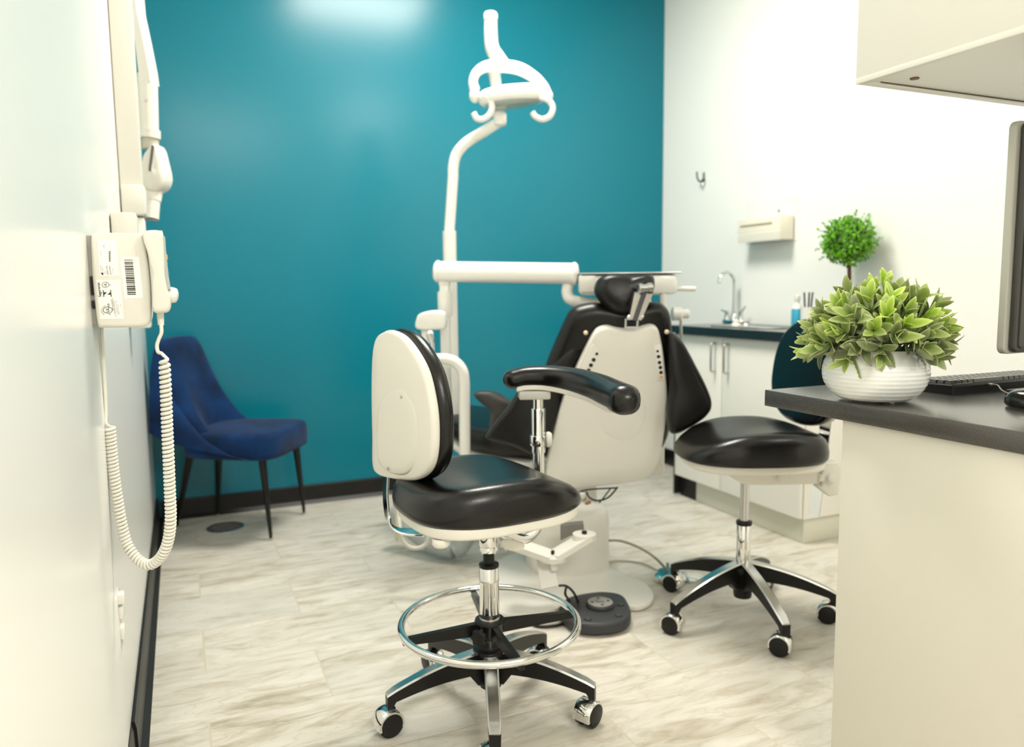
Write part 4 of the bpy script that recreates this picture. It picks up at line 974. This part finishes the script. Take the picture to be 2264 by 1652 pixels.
# worktop with sink
CT = MB(); x0, x1 = CX-.032, RX-.002; y0_, y1_ = Y0-.02, Y1+.035; sx0, sx1, sy0, sy1 = CX+.07, RX-.10, 2.72, 3.12; zt_, zb_ = .912, .874
for a, b, c_, d_ in ((x0, sx0, y0_, y1_), (sx1, x1, y0_, y1_), (sx0, sx1, y0_, sy0), (sx0, sx1, sy1, y1_)):
    CT.box(((a+b)/2, (c_+d_)/2, (zt_+zb_)/2), (b-a, d_-c_, zt_-zb_))
tag(build(CT, 'worktop', LAMB, smooth=0), 'dark laminate counter top with sink cut-out, against the white wall', 'counter top')
ROOT = thing('sink', 'stainless steel sink set into the dark counter', 'sink', ((sx0+sx1)/2, (sy0+sy1)/2, .80))
m = MB(); rr = []
for e_, z in ((.012, .9125), (.012, .9165), (-.004, .9165), (-.012, .90), (-.022, .83), (-.05, .815), (-.11, .81)):
    rr.append([m.b.verts.new((( sx0+sx1)/2+x, (sy0+sy1)/2+y, z)) for x, y in superpts((sx1-sx0)/2+e_, (sy1-sy0)/2+e_, 7, 40)])
m.skin(rr); build(m, 'basin', STEEL, ROOT, smooth=40)
fc_ = V((RX-.062, 2.935, .912))
fq = on(2, .915, 1682, 712)
fc_ = V((min(fq.x, RX-.05), fq.y, .912)); dF = fc_.dot(hn)
ROOT = thing('faucet', 'chrome gooseneck faucet with two lever handles on the counter', 'faucet', fc_)
m = MB().slab([fc_+V((y*.5, x, .001)) for x, y in superpts(.085, .05, 3, 32)], UP, .018, .006, 3); build(m, 'base_plate', CHROME, ROOT)
m = MB().tube([fc_+UP*.015, fc_+UP*.10, fc_+UP*.215, fc_+V((-.012, 0, .25)), fc_+V((-.05, 0, .272)), fc_+V((-.09, 0, .255)), fc_+V((-.10, 0, .215))], [.010, .0085, .0085, .0085, .0085, .0085, .010], 16, 7)
build(m, 'spout', CHROME, ROOT, smooth=180)
build(MB().lathe([(.019, .015), (.018, .03), (.012, .05)], fc_, seg=20), 'spout_collar', CHROME, ROOT)
for s_, d_ in ((1, V((0, 1, .25))), (-1, V((0, -.5, .5)))):
    q = fc_+V((0, s_*.055, 0)); hd_ = build(MB().lathe([(.017, .015), (.015, .03), (.012, .055), (.014, .06), (.006, .068)], q, seg=18), 'handle_base', CHROME, ROOT)
    build(MB().tube([q+UP*.058, q+UP*.058+d_.normalized()*.05], [.006, .0045], 10), 'lever', CHROME, hd_)
sp_ = on(2, .915, 1627, 722)
tag(build(MB().lathe([(.018, 0), (.022, .004), (.022, .014), (.014, .019), (.016, .024), (.016, .032), (.006, .036)], V((sp_.x, sp_.y, .913)), seg=20), 'soap_dish', WPLA), 'small white pot on the counter left of the faucet', 'pot')
# wall dispenser
q0 = on(0, RX, 1652, 458); q1 = on(0, RX, 1770, 450); q2 = on(0, RX, 1770, 530)
ROOT = thing('glove_dispenser', 'clear wall holder with a cream glove box, above the sink', 'dispenser', (RX, (q0.y+q1.y)/2, q2.z))
yc_, zc_ = (q0.y+q1.y)/2, (q0.z+q2.z)/2; wy = abs(q0.y-q1.y)
build(MB().box((RX-.003, yc_, zc_+.01), (.003, wy, abs(q0.z-q2.z)+.02)), 'back_plate', GLASS, ROOT)
bx_ = MB().box((RX-.052, yc_-.005, zc_-.035), (.088, wy-.075, .115), bev=.003)
GB = build(bx_, 'glove_box', mat('cream_card', (.78, .74, .62), .6), ROOT)
build(MB().box((RX-.0965, yc_+.01, zc_-.012), (.002, wy-.15, .010)), 'opening', mat('taupe', (.35, .30, .22), .6), GB)
build(MB().box((RX-.052, yc_-.005, zc_-.096), (.10, wy-.06, .004)), 'shelf', GLASS, ROOT)
build(MB().box((RX-.101, yc_-.005, zc_-.075), (.003, wy-.06, .045)), 'front_lip', GLASS, ROOT)
build(MB().lathe([(.006, 0), (.006, .003)], (RX-.0045, yc_-.05, zc_+.055), (-1, 0, 0), seg=14), 'screw', STEEL, ROOT)
# wall hook
hk = on(0, RX, 1558, 395)
ROOT = thing('wall_hook', 'small double coat hook high on the white wall', 'hook', (RX, hk.y, hk.z-.04))
build(MB().box((RX-.004, hk.y, hk.z), (.006, .022, .07), bev=.003), 'plate', STEEL, ROOT)
build(MB().tube([(RX-.006, hk.y, hk.z+.0), (RX-.03, hk.y, hk.z-.02), (RX-.05, hk.y, hk.z+.0), (RX-.055, hk.y, hk.z+.035)], .0045, 10, 5), 'prong', BLKM, ROOT, smooth=180)
build(MB().tube([(RX-.006, hk.y, hk.z-.02), (RX-.018, hk.y, hk.z-.045), (RX-.028, hk.y, hk.z-.03)], .004, 10, 5), 'prong', STEEL, ROOT, smooth=180)
# bottles
bq = on(2, .912, 1768, 722); bq = V((2.66, 2.66, .913)); db = 3.50
b1 = P(1762, 690, 3.46); b1 = V((b1.x, b1.y, .913))
ROOT = thing('soap_bottle', 'clear bottle of blue liquid on the counter behind the leafy plant', 'bottle', b1)
build(MB().lathe([(.022, 0), (.024, .004), (.024, .085), (.023, .09)], b1, seg=24), 'liquid', BLUEL, ROOT)
build(MB().lathe([(.024, .0905), (.022, .105), (.011, .115), (.011, .13), (.014, .132), (.014, .15), (.004, .155)], b1, seg=24), 'pump_top', WPLA, ROOT)
b2 = P(1786, 690, 3.42); b2 = V((b2.x, b2.y, .913))
ROOT = thing('pen_cup', 'white cup of black pens on the counter behind the leafy plant', 'cup', b2)
build(MB().lathe([(.026, 0), (.030, .004), (.032, .10), (.029, .10), (.027, .01), (.001, .008)], b2, seg=24), 'cup', WPLA, ROOT)
for a_, t_2 in ((-.01, -.02), (.008, .025), (.0, .008)):
    build(MB().tube([b2+V((a_, 0, .012)), b2+V((a_+t_2, t_2*.3, .165))], .0038, 8), 'pen', BLKP, ROOT)

# ------------------------------------------------------------------ topiary
tb = P(1874, 700, 3.30); tb = V((tb.x, tb.y, .913)); tcn = P(1876, 533, 3.30)
ROOT = thing('topiary', 'small green ball topiary on a brown stem, standing on the counter by the wall', 'plant', tb)
build(MB().lathe([(.035, 0), (.037, .003), (.048, .09), (.05, .092), (.05, .098), (.044, .098), (.042, .085), (.001, .084)], tb, seg=32), 'pot', CERAM, ROOT)
build(MB().tube([tb+UP*.08, tb+V((.004, 0, .2)), V((tcn.x, tcn.y, tcn.z))], [.009, .0085, .008], 10, 4), 'stem', TRUNK, ROOT)
def leaf(m, lay, p, d, up_, L, Wd, fold=.25, curl=.2, nx=3, ny=5, tint=None):
    d = d.normalized(); s_ = d.cross(up_); s_ = s_.normalized() if s_.length > 1e-4 else d.orthogonal().normalized(); n = s_.cross(d).normalized()
    tint = random.random() if tint is None else tint; g = []
    for j in range(ny+1):
        t = j/ny; w = Wd*math.sin(PI*min(1, t*.965+.02)**1.05)**.8; row = []
        for i in range(-nx, nx+1):
            x = i/nx
            q = p+d*L*t+s_*x*w+n*(abs(x)*w*fold)-n*curl*L*t*t
            v = m.b.verts.new(q); e = min(1, max(abs(x)**1.6, .8*t**3)*(.25+.75*t)+.10*t)
            row.append((v, e))
        g.append(row)
    for j in range(ny):
        for i in range(2*nx):
            f = m.b.faces.new([g[j][i][0], g[j][i+1][0], g[j+1][i+1][0], g[j+1][i][0]])
            for lp, (vv, e) in zip(f.loops, (g[j][i], g[j][i+1], g[j+1][i+1], g[j+1][i])): lp[lay] = (e, tint, 0, 1)
random.seed(11)
m = MB(); lay = m.b.loops.layers.float_color.new('leaf')
for k in range(1500):
    z = random.uniform(-1, 1); a = random.uniform(0, 2*PI); r = math.sqrt(1-z*z); d = V((r*math.cos(a), r*math.sin(a), z))
    R1 = .116*random.uniform(.72, 1.0)*(1+.07*math.sin(5*a)*r); p = tcn+d*(R1-.012)
    dd = (d+V((random.uniform(-.9, .9), random.uniform(-.9, .9), random.uniform(-.7, .9)))).normalized()
    p.x = min(p.x, RX-.03)
    leaf(m, lay, p, dd, d, random.uniform(.013, .020), .0055, .3, .2, 1, 3)
for k in range(34):
    z = random.uniform(-.9, 1); a = random.uniform(0, 2*PI); r = math.sqrt(1-z*z); d = V((r*math.cos(a), r*math.sin(a), z)); p = tcn+d*.112
    if p.x > RX-.05: continue
    for q in range(4): leaf(m, lay, p+d*.006*q, (d+V((random.uniform(-.8, .8), random.uniform(-.8, .8), random.uniform(-.4, .8)))).normalized(), d, .016, .0045, .3, .2, 1, 3)
o = build(m, 'foliage', leaf_mat('topiary_leaf', (.22, .54, .006), (.09, .33, .003)), ROOT, smooth=180, recalc=False); o['kind'] = 'stuff' if False else ''
del o['kind']
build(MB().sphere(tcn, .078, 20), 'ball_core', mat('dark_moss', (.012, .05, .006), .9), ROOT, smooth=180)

# ------------------------------------------------------------------ desk
DZ = .86; DX = 1.261; DY = 1.40; TH = .038; DB = 1.95
ROOT = thing('desk', 'charcoal laminate desk top on a cream cabinet, in the right foreground', 'desk', (DX+.3, .6, 0))
build(MB().box(((DX+DB)/2, (DY-1.0)/2, DZ-TH/2), (DB-DX, DY+1.0, TH), bev=.0012), 'desk_top', LAM, ROOT, smooth=30)
pe = on(0, DX+.012, 1863, 934)
build(MB().box(((DX+.012+DX+.58)/2, (pe.y-.98)/2, (DZ-TH)/2), (.568, pe.y+.98, DZ-TH-.001), bev=.001), 'desk_cabinet', DESKW, ROOT, smooth=30)
# upper cabinet
UZ = 1.5; UX = 1.253; UY = 1.160
ROOT = thing('wall_cabinet', 'cream upper wall cabinet hanging above the desk', 'cabinet', (UX+.26, .2, UZ))
build(MB().box((UX+.26, (UY-1.0)/2, UZ+.36), (.515, UY+1.0, .70), bev=.001), 'carcass', CABW, ROOT, smooth=30)
for (a, b, c_, d_) in ((UX+.0025, UX+.018, -1.0, UY), (UX+.018, UX+.515, UY-.018, UY)):
    build(MB().box(((a+b)/2, (c_+d_)/2, UZ+.006), (b-a, d_-c_, .012), bev=.0008), 'bottom_edge', CABW, ROOT, smooth=30)
build(MB().box((UX+.27, (UY-.02-1.0)/2, UZ+.0075), (.49, UY-.022+1.0, .005)), 'bottom_board', CABW, ROOT, smooth=0)
build(MB().box((UX+.28, UY-.0185, UZ+.005), (.46, .0012, .004)), 'gap_shade_strip', mat('gap_shade_brown', (.18, .15, .11), .7), ROOT, smooth=0)  # thin strip in the joint, its shade put into the brown colour
sc_ = on(2, UZ+.004, 2022, 174)
build(MB().lathe([(.0085, -.001), (.0085, .001), (.004, .002), (.0015, .0018)], sc_, seg=20), 'cam_screw', mat('rust_screw', (.16, .08, .04), .5, metal=.5), ROOT)

# planter
pc0 = (on(2, DZ, 1880, 872)+on(2, DZ, 1985, 872))/2
dP = 1.60; pl = P(1934, 830, dP); pl = V((pl.x, pl.y, DZ))
dP = pl.dot(hn)
ROOT = thing('potted_plant', 'leafy light green plant in a round white ribbed ceramic pot on the desk', 'plant', pl)
def pw(n): return n*dP/FPX
prof = []
zz_ = lambda y: P(1934, y, dP).z-DZ
rp = [(60, 888), (76, 885), (92, 872), (104, 855), (109, 838), (109.5, 822), (106, 806), (99, 793), (94, 784), (93, 779)]
cc = catmull([V((pw(r), 0, P(1934, y, dP).z-DZ)) for r, y in rp], 6); z0_ = cc[0].z
for i, c_ in enumerate(cc):
    z = c_.z-z0_+.004; r = c_.x+(.0009*math.sin(z*2*PI/.0092) if .012 < z < .085 else 0); prof.append((r, z))
pf2 = []
for (r1, z1), (r2, z2) in zip(prof, prof[1:]):
    for k in range(3): t = k/3; r = r1+(r2-r1)*t; z = z1+(z2-z1)*t; pf2.append((r, z))
base = catmull([V((pw(r), 0, P(1934, y, dP).z-DZ)) for r, y in rp], 24); pf = []
for c_ in base:
    z = c_.z-z0_+.004; pf.append((c_.x+(.00028*math.sin(z*2*PI/.0088) if .010 < z < .083 else 0), z))
rt_, zt2 = pf[-1]; pf += [(rt_-.001, zt2+.002), (rt_-.004, zt2+.001), (rt_-.005, zt2-.01), (rt_-.004, zt2-.03), (.02, zt2-.03)]
pf = [(pf[0][0]*.5, .004)]+pf
build(MB().lathe(pf, pl, seg=72), 'pot', CERAM, ROOT, smooth=180)
for k in range(3):
    a = k*2.1+.5; build(MB().lathe([(.005, 0), (.005, .006)], pl+V((math.cos(a)*.045, math.sin(a)*.045, 0)), seg=12), 'rubber_foot', WPLA, ROOT)
build(MB().lathe([(.001, zt2-.012), (.07, zt2-.014), (rt_-.006, zt2-.018)], pl, seg=32, cap=False), 'soil', SOIL, ROOT)
random.seed(23)
m = MB(); lay = m.b.loops.layers.float_color.new('leaf'); st = MB()
top0 = pl+UP*(zt2-.012)
nst = 62
for k in range(nst):
    # golden-angle spread of stems
    f = (k+.5)/nst; a = k*2.39996; el = math.acos(1-f*1.02) # 0 = up .. ~pi/2
    el = min(el, 1.62); dv = V((math.sin(el)*math.cos(a), math.sin(el)*math.sin(a), math.cos(el)))
    Ls = .122*random.uniform(.80, 1.1) if el > .9 else .124*random.uniform(.82, 1.1)
    root_ = top0+V((dv.x*.045, dv.y*.045, 0)); tip = top0+V((dv.x*Ls*1.02, dv.y*Ls*1.02, dv.z*Ls*.98+.006-.02*max(0, el-1.25)))
    mid_ = root_.lerp(tip, .5)+UP*.018
    pp = catmull([root_, mid_, tip], 4); st.tube(pp, [.0016]*len(pp), 6)
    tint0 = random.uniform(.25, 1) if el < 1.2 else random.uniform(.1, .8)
    for lv, (fr_c, n_, L0) in enumerate(((1.0, 4, .044), (.78, 3, .052), (.55, 2, .048))):
        i_ = min(len(pp)-2, int(fr_c*(len(pp)-1))); base_ = pp[0].lerp(pp[-1], fr_c) if fr_c < 1 else pp[-1]; base_ = pp[min(len(pp)-1, round(fr_c*(len(pp)-1)))]
        ax2 = (pp[-1]-pp[-2]).normalized(); o1 = ax2.orthogonal().normalized(); o2 = ax2.cross(o1); ph = random.uniform(0, 6.28)
        for q in range(n_):
            aa = ph+q*2*PI/n_; sp_r = (.33 if lv == 0 else .75)+random.uniform(-.12, .22)
            d_ = (ax2+(o1*math.cos(aa)+o2*math.sin(aa))*sp_r+UP*.12).normalized()
            pz = base_
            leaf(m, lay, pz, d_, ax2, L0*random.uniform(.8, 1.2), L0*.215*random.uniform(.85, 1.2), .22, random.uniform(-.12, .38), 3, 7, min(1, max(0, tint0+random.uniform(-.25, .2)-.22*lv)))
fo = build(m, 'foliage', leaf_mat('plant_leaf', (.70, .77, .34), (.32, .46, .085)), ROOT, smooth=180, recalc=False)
so_ = fo.modifiers.new('t', 'SOLIDIFY'); so_.thickness = .0007; so_.offset = 0
build(st, 'stems', mat('stem_green', (.13, .20, .06), .6), ROOT, smooth=180)

# keyboard
kq = on(2, DZ, 2106, 876); KX, KY = kq.x, kq.y; KL, KW = .44, .16
ROOT = thing('keyboard', 'black computer keyboard on the desk behind the white pot', 'keyboard', (KX+KL/2, KY+KW/2, DZ))
m = MB(); 
x_0, x_1 = KX, KX+KL
pts = [(0, .002), (0, .020), (.004, .024), (KW-.004, .018), (KW, .014), (KW, .002)]
rr = []
for x_ in (x_0, x_0+.003, x_1-.003, x_1):
    e_ = .002 if x_ in (x_0, x_1) else 0
    rr.append([m.b.verts.new((x_, KY+min(max(y_, e_), KW-e_), DZ+min(max(z_, .002), .024-e_ if z_ > .01 else z_))) for y_, z_ in pts])
m.skin(rr); KB_ = build(m, 'case', BLKP, ROOT, smooth=30)
KEY = mat('key_black', (.03, .028, .026), .22, spec=.9)
rows = [(.128, [0]+[2+i for i in range(12)]), ]
def key(x, y, w, h=.0155):
    b = MB(); z = DZ+.0235-(y-KY)/KW*.006
    v = []
    for s_, zz2 in ((1, z-.002), (.76, z+.0085)):
        for sx_, sy_ in ((-1, -1), (1, -1), (1, 1), (-1, 1)): v.append((x+sx_*w/2*(s_ if s_ == 1 else 1-.0034/w), y+sy_*h/2*s_, zz2))
    b.faces(v, [(3, 2, 1, 0), (4, 5, 6, 7), (0, 1, 5, 4), (1, 2, 6, 5), (2, 3, 7, 6), (3, 0, 4, 7)]); return b
proto = {}
cnt = 0
for r_, y_ in enumerate((.022, .0405, .059, .0775, .096, .122)):
    x_ = x_0+.012
    while x_ < x_0+KL-.02:
        w = .0172
        if (r_, round((x_-x_0)/.001) < 20) in ((4, True), (2, True), (3, True)): w = .026
        if r_ == 0 and .07 < x_-x_0 < .09: w = .10
        if x_+w > x_0+KL-.008: break
        if cnt < 100:
            kk = (round(w, 4), r_)
            if kk not in proto:
                o = build(key(x_+w/2, KY+y_, w), 'key', KEY, KB_, smooth=0); proto[kk] = (o, x_+w/2)
            else:
                s0_, xb = proto[kk]; o = s0_.copy(); COL.objects.link(o); o.parent = KB_; o.location = V((x_+w/2-xb, 0, 0))
            cnt += 1
        x_ += w+.0018
build(MB().box((x_0+.045, KY+.0075, DZ+.0243), (.05, .003, .0012)), 'indicator_strip', mat('strip_grey', (.16, .15, .14), .4), KB_, smooth=0)
# mouse and cable
mq = on(2, DZ, 2278, 905); MQ = V((mq.x+.012, mq.y, DZ))
ROOT = thing('computer_mouse', 'black computer mouse with thin cable at the right edge of the desk', 'mouse', MQ)
m = MB(); rr = []
for sc2, z in ((.92, .002), (1, .008), (.97, .018), (.85, .028), (.62, .035), (.3, .038), (.05, .0385)):
    rr.append([m.b.verts.new(MQ+V((x*sc2, y*sc2, z))) for x, y in superpts(.032, .055, 2.4, 32)])
m.skin(rr); build(m, 'shell', mat('gloss_black', (.015, .015, .015), .15, coat=.4), ROOT, smooth=180)
c0 = P(2196, 851, KY*hn.y+on(2, DZ, 2196, 862).x*hn.x-.01)
ca = on(1, KY-.003, 2190, 850); 
m = MB().tube([ca, ca+V((.006, -.012, -.001)), on(2, DZ+.012, 2215, 863), on(2, DZ+.006, 2238, 876), MQ+V((-.012, .05, .012))], .0017, 8, 6)
build(m, 'cable', mat('grey_cable', (.22, .20, .17), .4), ROOT, smooth=180)
build(MB().box(ca, (.010, .006, .005), bev=.001), 'cable_plug', STEEL, ROOT)
# monitor
MY = .99
a_ = on(1, MY, 2239, 262); b_ = on(1, MY, 2219.5, 784); MZ0, MZ1 = b_.z, a_.z; MX = (a_.x+b_.x)/2+.012; MWd = .52
ROOT = thing('computer_monitor', 'dark computer monitor with pale grey rim, cut off by the right edge of the photo', 'monitor', (MX+MWd/2, MY+.03, DZ))
def rrect(x0_, x1_, z0__, z1__, r, y):
    o = []
    for cx_, cz_, a0_ in ((x1_-r, z1__-r, 0), (x0_+r, z1__-r, 90), (x0_+r, z0__+r, 180), (x1_-r, z0__+r, 270)):
        for k in range(7): a = math.radians(a0_+k*15); o.append(V((cx_+r*math.cos(a), y, cz_+r*math.sin(a))))
    return o
build(MB().slab(rrect(MX, MX+MWd, MZ0, MZ1, .014, MY+.004), (0, 1, 0), .016, .003, 3), 'bezel', mat('silver_rim', (.50, .50, .44), .35), ROOT, smooth=40)
o = rrect(MX+.010, MX+MWd-.01, MZ0+.004, MZ1-.004, .012, MY+.003)
build(MB().slab(o, (0, -1, 0), .012, .004, 3), 'rear_housing', mat('rear_black', (.045, .043, .038), .42), ROOT, smooth=40)
build(MB().slab(rrect(MX+.022, MX+MWd-.022, MZ0+.012, MZ1-.012, .008, MY-.0085), (0, -1, 0), .004, .001, 2), 'rear_panel', mat('rear_grey', (.075, .073, .064), .5, bump=(400, .1)), ROOT, smooth=40)
build(MB().box((MX+MWd/2, MY+.0205, (MZ0+MZ1)/2), (MWd-.04, .001, MZ1-MZ0-.04)), 'screen', mat('screen_black', (.01, .01, .012), .15), ROOT, smooth=0)
m = MB().box((MX+MWd/2, MY-.0, (DZ+MZ0)/2+.06), (.07, .022, MZ0-DZ+.12), bev=.005).box((MX+MWd/2, MY, DZ+.008), (.24, .18, .014), bev=.005)
build(m, 'stand', BLKP, ROOT)
